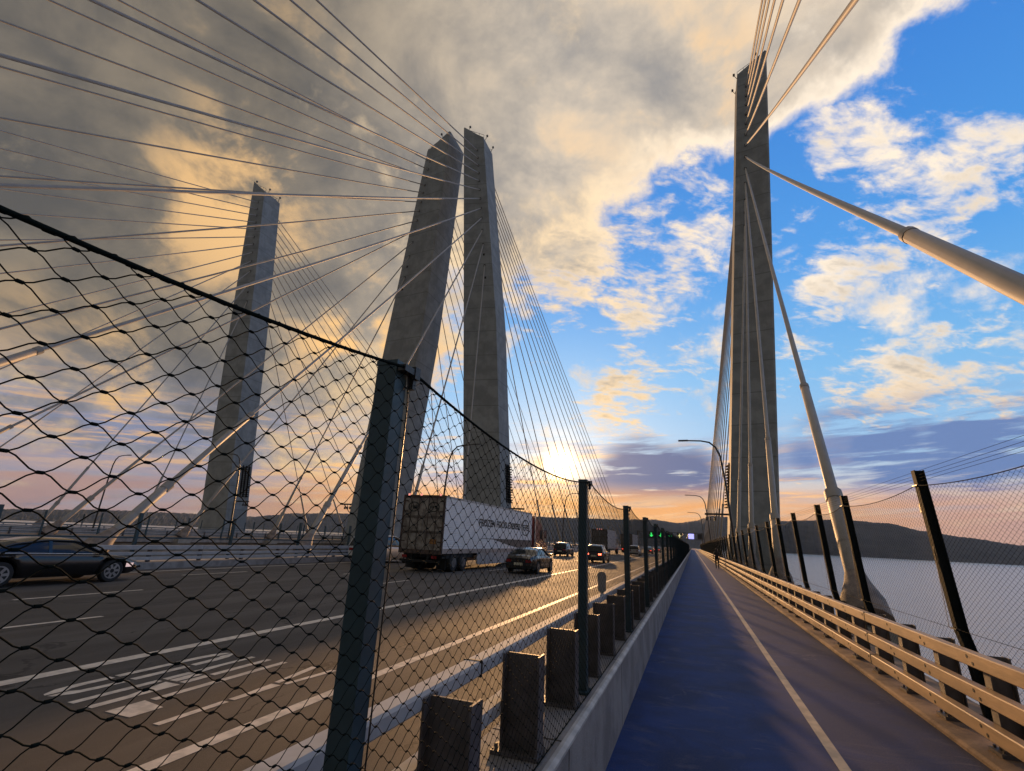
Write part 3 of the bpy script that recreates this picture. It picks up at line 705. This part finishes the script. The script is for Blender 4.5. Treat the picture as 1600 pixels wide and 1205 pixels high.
    # cables
    for side in (-1, 1):
        for i, (z, yd) in enumerate(zip(ZS, DY)):
            xt = interp(T['inn'], z) + sgn * 1.45
            ya = 73.66 if side < 0 else 79.14
            ydk = yd if side < 0 else 153 - yd
            A = Vector((T['cab'], ydk, SL * ydk + .35)); B = Vector((xt, ya, z))
            u = (B - A).normalized()
            t = bpy.data.objects.new('stay_cable', None); C.objects.link(t); t.location = A
            where = 'near' if side < 0 else 'far'
            lab = f'{ORD[i]} stay cable from the top on the {where} side of {TSHORT[key]}'
            if key == 'R' and side < 0 and i == 7: lab = 'stay cable whose thick sleeve leaves the picture at the right edge'
            if key == 'R' and side < 0 and i == 8: lab = 'nearest stay cable standing on a brown cone beyond the right railing'
            tag(t, lab, 'stay cable', f'stay cables on the {where} side of {TSHORT[key]}')
            nn = 12 if (key == 'R' and side < 0) else 8
            # slight sag of the free length
            Lc = (B - A).length; s0 = 9.2 / max(u.z, .2) if False else min(13.5, 8.7 / max(u.z, .12))
            pts = []
            for q in range(13):
                w = q / 12; P = A + u * (s0 + (Lc - s0) * w) - A
                P.z -= 4 * w * (1 - w) * Lc * 0.0028
                pts.append(P)
            MB().tube(pts, .125 if key == 'R' and side < 0 else .105 if side < 0 else .09, nn).build('cable', CABLE, t, fix=False)
            s1 = min(5.2, 3.4 / max(u.z, .12))
            MB().tube([u * (s1 - .02), u * (s0 - .02), u * (s0 - .01)], [.178, .178, .150], nn).tube([u * (s0 - .25), u * (s0 + .03)], .192, nn).build('upper_sleeve', SLEEVE, t, fix=False)
            lo = MB().tube([u * 1.15, u * (s1 - .02), u * s1], [.25, .25, .21], nn).tube([u * (s1 - .42), u * (s1 + .02)], .272, nn)
            for q in (.35,): lo.tube([u * (1.15 + (s1 - 1.15) * q - .05), u * (1.15 + (s1 - 1.15) * q + .02)], .256, nn)
            lo.build('lower_sleeve', SLEEVE, t, fix=False)
            co = MB().tube([u * -.3, u * .25, u * .62, u * 1.0, u * 1.22], [.62, .56, .43, .31, .27], max(nn, 10))
            co.build('anchor_cone', SOCKET, t, fix=False)
            if key == 'R' and side < 0 and i >= 7:
                bx = MB(); bx.box(-.95, .45, -.85, .85, -1.1, -.28); bx.build('anchor_block', DECK, t)
            elif i >= 5:
                bx = MB(); bx.box(-.6, .6, -.8, .8, -.9, -.28); bx.build('anchor_block', DECK, t)

# ------------------------------------------------------------------ street lamps
def lamp():
    r = empty('street_lamp')
    pts = [(0, 0, 0), (-.18, 0, 3.5), (-.42, 0, 7.2), (-.68, 0, 9.6), (-1.0, 0, 10.4), (-1.5, 0, 10.85), (-2.2, 0, 11.0), (-3.3, 0, 11.05)]
    MB().tube(pts, [.12, .11, .095, .085, .08, .075, .065, .06], 8).build('pole', LAMPM, r)
    MB().prism_x([(-.13, 11.0), (.13, 11.0), (.10, 11.12), (-.10, 11.12)], -4.15, -3.3).build('lamp_head', LAMPM, r)
    MB().box(-.2, .2, -.2, .2, -.1, .12).build('base', LAMPM, r)
    return r
lp = lamp(); first = True
LS = [(3.45, 47, 0, 'dark curved street lamp by the right fence in front of the right pylon'), (3.3, 100, 0, 'second street lamp along the right fence, beyond the pylon'), (3.3, 152, 0, 'third and farthest street lamp along the right fence'),
      (-24.7, 47, math.pi, 'street lamp rising behind the white trailer roof'), (-24.7, 100, math.pi, 'street lamp seen between cables left of the second fence post'),
      (-56.6, 50, 0, 'street lamp in front of the leftmost pylon'), (-83.4, 50, math.pi, 'farthest left street lamp beyond the black sedan'), (-56.6, 100, 0, 'far street lamp between the leftmost pylon and the nearest fence post')]
for x, y, rz, lab in LS:
    o = lp if first else copy_tree(lp); first = False
    seat(o, x, y, .05, rz); tag(o, lab, 'street lamp', 'street lamps along the bridge')

# ------------------------------------------------------------------ sign gantry
gy = 300
gt = empty('sign_gantry', 0, gy); tag(gt, 'overhead truss gantry with lane signals spanning the road far ahead', 'gantry')
b = MB()
for z in (5.6, 9.0):
    for yy in (-.6, .6): b.tube([(-30, yy, z), (5.5, yy, z)], .16, 6)
x = -30
while x < 5:
    for yy in (-.6, .6):
        b.tube([(x, yy, 5.6), (x + 1.5, yy, 9.0)], .08, 5); b.tube([(x + 1.5, yy, 9.0), (x + 3.0, yy, 5.6)], .08, 5)
    x += 3.0
b.build('truss', LAMPM, gt)
b = MB()
for x in (-29.5, 5.2): b.box(x - .3, x + .3, -.5, .5, -.2, 9.3)
b.build('posts', LAMPM, gt)
GREEN = mat('green signal', (0.01, 0.2, 0.03), 0.4, emit=((0.05, 1.0, 0.18), 1.6)); BLUE = mat('lit blue sign', (0.2, 0.2, 0.8), 0.4, emit=((0.36, 0.36, 1.0), 1.3)); AMB = mat('amber signal', (0.4, 0.3, 0.1), 0.4, emit=((0.9, 0.8, 0.35), .9))
def arrow(x, z, m):
    MB().box(x - 1.5, x + 1.5, -.95, -.75, z - 1.5, z + 1.5).build('signal_box', LAMPM, gt)
    a = MB().prism_y([(x - .3, z + 1.1), (x - .3, z - .1), (x - 1.1, z - .1), (x, z - 1.25), (x + 1.1, z - .1), (x + .3, z - .1), (x + .3, z + 1.1)], -1.0, -.955)
    a.build('green_arrow', m, gt)
for x in (-21.8, -16.6, -11.6): arrow(x, 7.3, GREEN)
MB().box(-8.0, -5.2, -.95, -.75, 5.9, 8.7).build('signal_box', LAMPM, gt)
MB().box(-6.75, -6.45, -1.0, -.955, 6.2, 8.4).box(-7.5, -5.7, -1.003, -.958, 7.15, 7.45).build('amber_cross', AMB, gt)
MB().box(-1.9, .9, -1.0, -.75, 5.9, 8.6).build('lit_blue_sign', BLUE, gt)
MB().box(-13.5 + 16.2, 4.9, -1.0, -.75, 5.9, 8.6).build('dark_sign', DARK, gt)

# ------------------------------------------------------------------ vehicles
def ss_(t): t = max(0, min(1, t)); return t * t * (3 - 2 * t)
def lerp_tab(tab, y):
    if y <= tab[0][0]: return tab[0][1]
    for (a, xa), (b, xb) in zip(tab, tab[1:]):
        if y <= b: return xa + (xb - xa) * ss_((y - a) / (b - a)) * .6 + (xb - xa) * ((y - a) / (b - a)) * .4
    return tab[-1][1]
def paint(name, c, rough=.25): return mat(name, c, rough, var=0.04, spec=0.6, coat=0.3)
def wheel(t, x, y, r, w):
    s = 1 if x > 0 else -1
    ty = MB(); ty.tube([(x - s * w, y, r), (x - s * .02, y, r), (x, y, r)], [r, r, r * .93], 22); wo = ty.build('wheel', RUBBER, t)
    rm = MB()
    for k in range(7):
        a = 2 * math.pi * k / 7; ca, sa = math.cos(a), math.sin(a)
        p = [(.06, -.035), (r * .62, -.02), (r * .62, .05), (.06, .035)]
        rm.prism_x([(y + q[0] * ca - q[1] * sa, r + q[0] * sa + q[1] * ca) for q in p], x - s * .02, x + s * .006)
    nn = 22
    for k in range(nn):
        a0, a1 = 2 * math.pi * k / nn, 2 * math.pi * (k + 1) / nn
        rm.prism_x([(y + math.cos(a) * q, r + math.sin(a) * q) for a, q in ((a0, r * .6), (a1, r * .6), (a1, r * .7), (a0, r * .7))], x - s * .02, x + s * .004)
    rm.build('rim', RIM, wo)
def car(name, label, L, W, wheel_r, belt, roof, hood, cabin, pm, wb, x, y, lit=None, sills=None, zg=.2, group='cars travelling ahead on the road'):
    """belt/hood: (y,z) profile of the lower body's top edge; cabin: (y,z) roof profile; origin at rear axle ground, front is +y"""
    t = empty(name, x, y, RZ); tag(t, label, 'car', group)
    hw = W / 2; ya = [wb[0], wb[1]]
    ys = [i * L / 60 for i in range(61)]
    sec = []
    for yy in ys:
        zt = lerp_tab(belt, yy); zb = zg + .02
        e = min(yy, L - yy); zb += .16 * (1 - ss_(e / .35))
        for w in ya:
            d = abs(yy - w)
            if d < wheel_r + .07: zb = max(zb, wheel_r + math.sqrt((wheel_r + .07) ** 2 - d * d))
        zb = min(zb, zt - .10)
        pl = hw * (1 - .16 * (1 - ss_(yy / .7)) - .20 * (1 - ss_((L - yy) / .9)))
        zm = zb + (zt - zb) * .55
        h = [(0, zb), (pl * .8, zb), (pl * .96, zb + .03), (pl, zm), (pl * .985, zt - .12), (pl * .94, zt - .02), (pl * .84, zt), (pl * .4, zt + .02), (0, zt + .025)]
        sec.append([(q[0], yy, q[1]) for q in h] + [(-q[0], yy, q[1]) for q in h[-2:0:-1]])
    n = len(sec[0]); mb = MB()
    vs = [p for s in sec for p in s]
    fs = [(i * n + k, i * n + (k + 1) % n, (i + 1) * n + (k + 1) % n, (i + 1) * n + k) for i in range(len(sec) - 1) for k in range(n)]
    mb.add(vs, fs, True); mb.add(sec[0], [tuple(range(n))]); mb.add(sec[-1], [tuple(range(n - 1, -1, -1))])
    bo = mb.build('body', pm, t)
    MB().box(-hw * .78, hw * .78, .35, L - .4, zg + .03, lerp_tab(belt, L / 2) - .25).build('underbody', UNDER, t)
    # glasshouse
    y0, y1 = cabin[0][0], cabin[-1][0]
    gl = []; rf_ = []
    for i in range(33):
        yy = y0 + (y1 - y0) * i / 32; zb = lerp_tab(belt, yy) - .03; zr = lerp_tab(cabin, yy)
        zr = max(zr, zb + .012); tt = (zr - zb) / (roof - zb + .001); tt = min(1, tt)
        wb_ = hw * .91; wr = wb_ - (wb_ - hw * .70) * tt
        gl.append([(wb_, yy, zb), (wr + .01, yy, zr - .05 * tt), (wr - .10, yy, zr), (0, yy, zr + .02), (-(wr - .10), yy, zr), (-wr - .01, yy, zr - .05 * tt), (-wb_, yy, zb)])
        rf_.append([(wr + .02, yy, zr - .055 * tt), (wr - .095, yy, zr + .006), (0, yy, zr + .027), (-(wr - .095), yy, zr + .006), (-wr - .02, yy, zr - .055 * tt)])
    def strip(rows_, name, m, par, lo, hi, solid=False):
        b = MB(); n = len(rows_[0]); rr = rows_[lo:hi]
        b.add([p for r in rr for p in r], [(i * n + k, i * n + k + 1, (i + 1) * n + k + 1, (i + 1) * n + k) for i in range(len(rr) - 1) for k in range(n - 1)], True)
        return b.build(name, m, par)
    strip(gl, 'windows', GLASS, t, 0, 33)
    # roof skin where the roof is near full height
    idx = [i for i, r in enumerate(gl) if r[3][2] > roof - .10]
    strip(rf_, 'roof', pm, t, max(0, idx[0]), min(33, idx[-1] + 1))
    pl_ = MB()
    def pillar(i0, i1, w=.05):
        for s in (0, 1):
            a = Vector(gl[i0][0 if s == 0 else 6]); c = Vector(gl[i1][1 if s == 0 else 5])
            k = .008 if s == 0 else -.008
            pl_.add([(a.x + k, a.y - w, a.z), (a.x + k, a.y + w, a.z), (c.x + k, c.y + w, c.z), (c.x + k, c.y - w, c.z)], [(0, 1, 2, 3)])
    mid = (idx[0] + idx[-1]) // 2
    pillar(mid, mid, .045)
    for s in (1, 5):
        pl_.tube([(r[s][0] * 1.005, r[s][1], r[s][2] + .004) for r in gl], .03, 5)
    pillar(max(0, idx[0] - 6), max(0, idx[0] - 3), .05)
    pl_.build('pillars', pm, t)
    for w in ya:
        for s in (-1, 1): wheel(t, s * (hw - .015), w, wheel_r, .2)
    zt = lerp_tab(belt, .05)
    for s in (-1, 1):
        xs = sorted((s * hw * .48, s * hw * .80))
        MB().box(xs[0], xs[1], -.015, .07, zt - .24, zt - .09).build('tail_light', (BRAKE if lit == 'brake' else TAILR if lit else TAILD), t)
        zf = lerp_tab(belt, L - .12)
        MB().prism_z([(s * hw * .46, L - .05), (s * hw * .70, L - .12), (s * hw * .90, L - .36), (s * hw * .945, L - .58), (s * hw * .80, L - .58), (s * hw * .48, L - .18)], zf - .15, zf - .03).build('headlight', HEADL, t)
        ym = y1 - .28; xm = s * hw * .98
        MB().prism_y([(xm, belt_z(belt, ym)), (xm + s * .16, belt_z(belt, ym) + .03), (xm + s * .16, belt_z(belt, ym) + .15), (xm + s * .02, belt_z(belt, ym) + .15)], ym - .05, ym + .07).build('wing_mirror', pm, t)
    MB().box(-.26, .26, -.022, .03, zt - .40, zt - .26).build('number_plate', PLATE, t)
    MB().box(-hw * .8, hw * .8, -.03, .10, zg + .10, zg + .26).build('rear_bumper', UNDER, t)
    if sills: MB().tube([(hw * .935, yy, lerp_tab(belt, yy) + .004) for yy in [y0 + .25 + (y1 - y0 - .5) * i / 10 for i in range(11)]], .011, 5).tube([(r[1][0] + .012, r[1][1], r[1][2] - .002) for r in gl[3:30]], .011, 5).build('chrome_trim', CHROME, t)
    return t
def belt_z(b, y): return lerp_tab(b, y)
BLK = paint('black car paint', (0.008, 0.008, 0.009)); GRYP = paint('dark grey car paint', (0.05, 0.05, 0.055)); WHT = paint('white car paint', (0.62, 0.62, 0.62)); SILV = paint('silver car paint', (0.35, 0.36, 0.37)); NAVY = paint('dark car paint', (0.02, 0.022, 0.028))
SED = dict(belt=[(0, .86), (.25, .98), (1.0, 1.0), (3.4, .95), (4.2, .86), (4.75, .70), (4.95, .58)], cabin=[(.55, 1.0), (1.4, 1.33), (2.1, 1.44), (2.8, 1.42), (3.75, .93)])
SUVS = dict(belt=[(0, .98), (.2, 1.04), (1.0, 1.06), (3.5, 1.03), (4.2, .95), (4.6, .80), (4.75, .65)], cabin=[(.10, 1.06), (.45, 1.60), (1.0, 1.70), (2.6, 1.70), (3.75, 1.03)])
VAN = dict(belt=[(0, 1.0), (.2, 1.06), (1.0, 1.06), (3.9, 1.0), (4.6, .86), (5.0, .72), (5.1, .62)], cabin=[(.06, 1.06), (.3, 1.62), (.9, 1.74), (2.8, 1.72), (4.3, 1.0)])
def sedan(label, x, y, pm, q=1.0, **k): return car('sedan', label, 4.95, 1.86, .34, [(a, b * q) for a, b in SED['belt']], 1.44 * q, None, [(a, b * q) for a, b in SED['cabin']], pm, (1.05, 3.95), x, y, **k)
def suv(label, x, y, pm, **k): return car('suv', label, 4.75, 1.92, .37, SUVS['belt'], 1.70, None, SUVS['cabin'], pm, (.95, 3.75), x, y, **k)
sedan('black sedan with chrome window trim passing at the far left', -18.75, 7.65, BLK, q=.905, sills=True)
sedan('black sedan just right of the white semi trailer', -9.55, 28.3, BLK)
car('minivan', 'white minivan half hidden behind the semi trailer', 5.1, 1.98, .35, VAN['belt'], 1.74, None, VAN['cabin'], WHT, (1.0, 4.0), -19.5, 26.9)
suv('dark suv in sunlight left of the second fence post', -16.1, 64.0, NAVY)
suv('grey suv with glowing red brake light beside the second fence post', -9.2, 50.2, GRYP, lit='brake')
suv('white suv ahead of the box truck between fence posts', -9.75, 91.5, WHT)
sedan('small dark car ahead of the white suv', -9.5, 118, GRYP, lit='tail')
sedan('silver car far ahead in the right lane', -9.6, 150, SILV, lit='tail')
sedan('faint distant white car far ahead in the second lane', -13.4, 168, WHT)
suv('distant dark car far ahead in the left lane', -16.9, 140, NAVY, lit='tail')

def trailer_truck(label, x, y, L, side, rear, cabm, logo=False, H=4.0, W=2.6, name='semi_truck'):
    t = empty(name, x, y, RZ); tag(t, label, 'truck', 'trucks on the road')
    hw = W / 2; zb = 1.02
    # corrugated side walls and roof
    prof = [(-hw + .03, zb)]
    prof = []
    nr = 26 if logo else 2
    zz = [zb + .28 + (H - .12 - zb - .28) * i / nr for i in range(nr + 1)]
    rgt = [(hw - .01, zb), (hw - .01, zb + .28)]
    for i in range(nr):
        d = (zz[i + 1] - zz[i])
        if logo: rgt += [(hw - .022, zz[i] + d * .12), (hw - .022, zz[i] + d * .5), (hw, zz[i] + d * .62), (hw, zz[i] + d * .95)]
        else: rgt += [(hw - .012, zz[i]), (hw - .012, zz[i + 1] - .01)]
    rgt += [(hw - .01, H - .11), (hw - .05, H)]
    prof = rgt + [(-p[0], p[1]) for p in rgt[::-1]]
    MB().prism_y(prof, 0.06, L).build('box_body', side, t)
    MB().box(hw - .02, hw + .006, .06, L, zb - .05, zb + .2).box(-hw - .006, -hw + .02, .06, L, zb - .05, zb + .2).build('bottom_rail', mat('trailer bottom rail', (0.36, 0.30, 0.27), .5), t)
    MB().box(hw - .06, hw + .008, .05, L, H - .1, H + .01).box(-hw - .008, -hw + .06, .05, L, H - .1, H + .01).build('top_rail', mat('trailer top rail', (0.40, 0.40, 0.40), .4), t)
    fr = MB().box(-hw - .01, -hw + .09, 0, .12, zb - .1, H + .02).box(hw - .09, hw + .01, 0, .12, zb - .1, H + .02).box(-hw + .09, hw - .09, 0, .12, H - .13, H + .02).box(-hw + .09, hw - .09, 0, .12, zb - .1, zb + .12)
    fr.build('rear_frame', mat('rusty frame', (0.085, 0.055, 0.042), .7, var=.35, vs=6), t)
    for s in (-1, 1):
        a, b_ = sorted((s * .012, s * (hw - .092)))
        d = MB().box(a, b_, .03, .075, zb + .122, H - .132)
        d_ = d.build('rear_door', rear, t)
        k = MB()
        for q in (.30, .80): k.tube([(s * q, .012, zb - .02), (s * q, .012, H - .05)], .022, 6)
        for z in (zb + .5, zb + 1.25, H - .9, H - .35): k.box(*sorted((s * (hw - .30), s * (hw - .09))), .006, .028, z, z + .07)
        for z in (zb + 1.0,): k.box(*sorted((s * .28, s * .62)), -.012, .01, z, z + .05)
        k.build('lock_bars', mat('door hardware', (0.075, 0.055, 0.045), .6, var=.3, vs=8), d_)
        for z in (zb + .95, zb + 1.75): MB().box(a, b_, .020, .0295, z, z + .14).build('door_band', mat('door grime band', (0.12, 0.10, 0.085), .7, var=.3, vs=5), d_)
        MB().box(*sorted((s * .75, s * 1.05)), -.02, .02, zb - .32, zb - .18).build('tail_light', TAILR if not logo else TAILD, t)
    for q in (-.35, 0, .35) if not logo else (-.98, -.2, .98):
        MB().box(q - .06, q + .06, -.012, .03, H - .02, H + .09).build('marker_light', mat('clearance lamp', (0.5, .12, .1), .4, emit=((1, .35, .28), .8)), t)
    u = MB().box(-hw + .1, hw - .1, .02, .12, .5, .62)
    for q in (-.5, .5): u.box(q - .05, q + .05, .02, .1, .62, zb)
    u.build('underride_guard', UNDER, t)
    MB().box(-.5, .5, .3, L - .5, zb - .25, zb - .02).box(-hw + .1, hw - .1, .4, 4.4, .72, .95).build('chassis', UNDER, t)
    def dual(yy):
        for s in (-1, 1):
            w = MB(); w.tube([(s * (hw - .62), yy, .51), (s * (hw - .36), yy, .51)], .5, 20); w.tube([(s * (hw - .32), yy, .51), (s * (hw - .06), yy, .51), (s * (hw - .03), yy, .51)], [.5, .5, .46], 20)
            wo = w.build('wheel', RUBBER, t)
            MB().tube([(s * (hw - .031), yy, .51), (s * (hw - .02), yy, .51)], .27, 16).tube([(s * (hw - .02), yy, .51), (s * (hw + .0), yy, .51)], .12, 12).build('rim', RIM, wo)
    dual(1.7 if logo else 1.3); dual(2.95 if logo else 2.55)
    for s in (-1, 1):
        MB().box(s * (hw - .35) - .28, s * (hw - .35) + .28, .75 if logo else .5, .78 if logo else .53, .15, .95).build('mud_flap', UNDER, t)
    if logo:
        for s in (-1, 1):
            a, b_ = sorted((s * (hw - .05), s * (hw - .015)))
            MB().prism_x([(4.9, zb - .05), (10.9, zb - .05), (10.9, .42), (10.6, .28), (5.3, .28), (4.9, .36)], a, b_).build('side_skirt', mat('skirt panel', (0.42, 0.40, 0.40), .5), t)
        # dark swoosh low on the side, lettering and oval mark
        sw = MB().prism_x([(4.5, 1.86), (7.5, 1.80), (10.4, 1.46), (12.9, zb + .21), (16.0, zb + .21), (16.0, 1.84)], hw + .001, hw + .006)
        sw.build('side_stripe', mat('dark stripe', (0.10, 0.095, 0.085), .5), t)
        me = text_mesh('FROZEN FOOD EXPRESS', .60, .004, .012); me.materials.append(mat('lettering black', (0.012, 0.02, 0.016), .5))
        wd = max(v.co.x for v in me.vertices)
        o = inst('lettering', me, t, (hw + .006, 4.85, 2.60), (8.15 / wd, 1, 1)); o.rotation_euler = (R(90), 0, R(90))
        def oval(cx, cz, rx, rz, w, axis):
            b = MB(); n = 28
            for k in range(n):
                a0, a1 = 2 * math.pi * k / n, 2 * math.pi * (k + 1) / n
                q = [(cx + math.cos(a) * rx * f, cz + math.sin(a) * rz * f) for a, f in ((a0, 1), (a1, 1), (a1, 1 - w), (a0, 1 - w))]
                if axis == 'x': b.prism_x(q, hw + .001, hw + .009)
                else: b.prism_y(q, .010, .018)
            return b
        lm = mat('lettering black', (0.012, 0.02, 0.016), .5)
        oval(14.35, 2.78, 1.02, .62, .13, 'x').build('oval_emblem', lm, t)
        me2 = text_mesh('FFE', .62, .004, .012); me2.materials.append(lm); wd = max(v.co.x for v in me2.vertices)
        o = inst('emblem_letters', me2, t, (hw + .006, 13.6, 2.56), (1.5 / wd, 1, 1)); o.rotation_euler = (R(90), 0, R(90))
        for s in (-1, 1):
            oval(s * .62, H - .62, .36, .27, .18, 'y').build('oval_emblem', lm, t)
            o = inst('emblem_letters', me2, t, (s * .62 - .24, .016, H - .71), (.48 / wd, .36, 1)); o.rotation_euler = (R(90), 0, 0)
        MB().box(.55, .95, .012, .0195, zb + .42, zb + .68).build('warning_placard', mat('orange placard', (0.32, 0.15, 0.04), .6, var=.3, vs=8), t)
    # tractor
    y0 = L + (.9 if L > 12 else .15); cw = 1.22
    c = MB().prism_x([(y0, .95), (y0 + 4.2, .95), (y0 + 4.25, 1.55), (y0 + 3.0, 1.85), (y0 + 2.55, 2.75), (y0 + 2.2, 3.2), (y0 + .6, 3.85), (y0, 3.85)], -cw, cw)
    c.build('cab', cabm, t)
    MB().box(-.45, .45, L - 1.5, y0 + 4.0, .75, .94).build('frame_rails', UNDER, t)
    MB().prism_x([(y0 + 1.75, 1.95), (y0 + 2.7, 1.95), (y0 + 2.45, 2.72), (y0 + 1.75, 2.72)], cw + .001, cw + .008).build('side_window', GLASS, t)
    for s in (-1, 1):
        MB().tube([(s * (cw + .05), y0 + .1, 1.0), (s * (cw + .05), y0 + .1, 4.1)], .075, 8).build('exhaust_stack', CHROME, t)
        m_ = MB().box(*sorted((s * (cw + .22), s * (cw + .45))), y0 + 2.35, y0 + 2.5, 2.05, 2.75).box(*sorted((s * cw, s * (cw + .3))), y0 + 2.4, y0 + 2.44, 2.7, 2.74); m_.build('wing_mirror', CHROME, t)
        for yy in ((y0 - .1, y0 + 1.2, y0 + 3.4) if L > 12 else (y0 + 3.2,)):
            w = MB().tube([(s * .75, yy, .51), (s * 1.19, yy, .51), (s * 1.22, yy, .51)], [.5, .5, .46], 20); wo = w.build('wheel', RUBBER, t)
            MB().tube([(s * 1.222, yy, .51), (s * 1.235, yy, .51)], .27, 16).build('rim', RIM, wo)
        MB().box(*sorted((s * .7, s * 1.1)), y0 + 4.2, y0 + 4.28, 1.15, 1.4).build('headlight', HEADL, t)
    return t
TRW = mat('white trailer skin', (0.80, 0.81, 0.83), .38, var=.05, vs=2); TRG = mat('grey trailer skin', (0.36, 0.37, 0.39), .45, var=.06)
DOORG = mat('grimy doors', (0.27, 0.245, 0.215), .7, var=.3, vs=2.5, col2=(0.15, 0.125, 0.105)); DOORD = mat('dark doors', (0.15, 0.14, 0.135), .7, var=.2)
trailer_truck('white semi trailer lettered with frozen food express, grimy rear doors', -13.9, 24.45, 16.1, TRW, DOORG, paint('red cab paint', (0.20, 0.04, 0.03)), True)
trailer_truck('grey box truck behind the second fence post', -14.4, 84, 9.5, TRG, DOORD, paint('white cab paint', (.4, .4, .4)), name='box_truck')
trailer_truck('dark box truck farthest ahead in the second lane', -14.1, 118, 12.5, TRG, DOORD, paint('grey cab paint', (.2, .2, .2)), name='box_truck')

# ------------------------------------------------------------------ walking person
def person(x, y):
    root = empty('person', x, y); tag(root, 'person in dark clothes walking on the blue path by the right railing', 'person')
    V = [(0, 0, .95), (0, 0, 1.15), (0, 0, 1.38), (0, 0.01, 1.50), (0, .02, 1.60), (0, .03, 1.70),
         (.10, 0, .90), (.11, .12, .52), (.11, .05, .09), (.12, .20, .04),
         (-.10, 0, .90), (-.11, -.02, .50), (-.11, -.24, .12), (-.12, -.14, .05),
         (.19, 0, 1.40), (.25, -.08, 1.13), (.25, .02, .90), (.25, .05, .82),
         (-.19, 0, 1.40), (-.25, .08, 1.13), (-.24, .20, .92), (-.24, .24, .85)]
    E = [(0, 1), (1, 2), (2, 3), (3, 4), (4, 5), (0, 6), (6, 7), (7, 8), (8, 9), (0, 10), (10, 11), (11, 12), (12, 13), (2, 14), (14, 15), (15, 16), (16, 17), (2, 18), (18, 19), (19, 20), (20, 21)]
    rad = [.15, .14, .15, .06, .085, .075, .10, .065, .045, .04, .10, .065, .045, .04, .075, .05, .036, .03, .075, .05, .036, .03]
    for b0, s in ((17, 1), (21, -1)):
        p = Vector(V[b0])
        for k in range(5):
            o = Vector((s * (.0), (k - 2) * .016 + .005, -.075 + abs(k - 2) * .008)) if k < 4 else Vector((-s * .03, .03, -.045))
            V.append(tuple(p + o)); E.append((b0, len(V) - 1)); rad.append(.010)
    me = bpy.data.meshes.new('body'); me.from_pydata(V, E, []); me.materials.append(mat('dark clothing', (0.02, 0.018, 0.02), .8))
    o = bpy.data.objects.new('body', me); C.objects.link(o); o.parent = root
    sk = o.modifiers.new('Skin', 'SKIN'); sb = o.modifiers.new('Sub', 'SUBSURF'); sb.levels = 1; sb.render_levels = 1
    for i, v in enumerate(me.skin_vertices[0].data): v.radius = (rad[i], rad[i]); v.use_root = (i == 0)
    # hair cap
    b = MB()
    pts = []
    for i in range(7):
        th = i / 6 * R(105)
        for k in range(12):
            ph = 2 * math.pi * k / 12; pts.append((math.sin(th) * math.cos(ph) * .098, -.01 + .02 + math.sin(th) * math.sin(ph) * .108, 1.66 + math.cos(th) * .115))
    b.add(pts, [(i * 12 + k, i * 12 + (k + 1) % 12, (i + 1) * 12 + (k + 1) % 12, (i + 1) * 12 + k) for i in range(6) for k in range(12)], True)
    b.build('hair', mat('dark hair', (0.012, 0.009, 0.008), .7), root)
person(1.98, 50.0)

# ------------------------------------------------------------------ air
def build_haze():
    m = bpy.data.materials.new('river haze'); m.use_nodes = True; m.node_tree.nodes.clear(); g = NG(m.node_tree)
    v = g.node('ShaderNodeVolumePrincipled'); o = g.node('ShaderNodeOutputMaterial'); g.l.new(v.outputs[0], o.inputs['Volume'])
    v.inputs['Color'].default_value = (0.42, 0.58, 0.90, 1); v.inputs['Density'].default_value = 0.000040; v.inputs['Anisotropy'].default_value = 0.0
    b = MB().box(-7600, 7600, -7600, 7600, -51, 330)
    tag(b.build('haze', m), 'thin pale evening haze over the river', 'haze', kind='stuff')
build_haze()
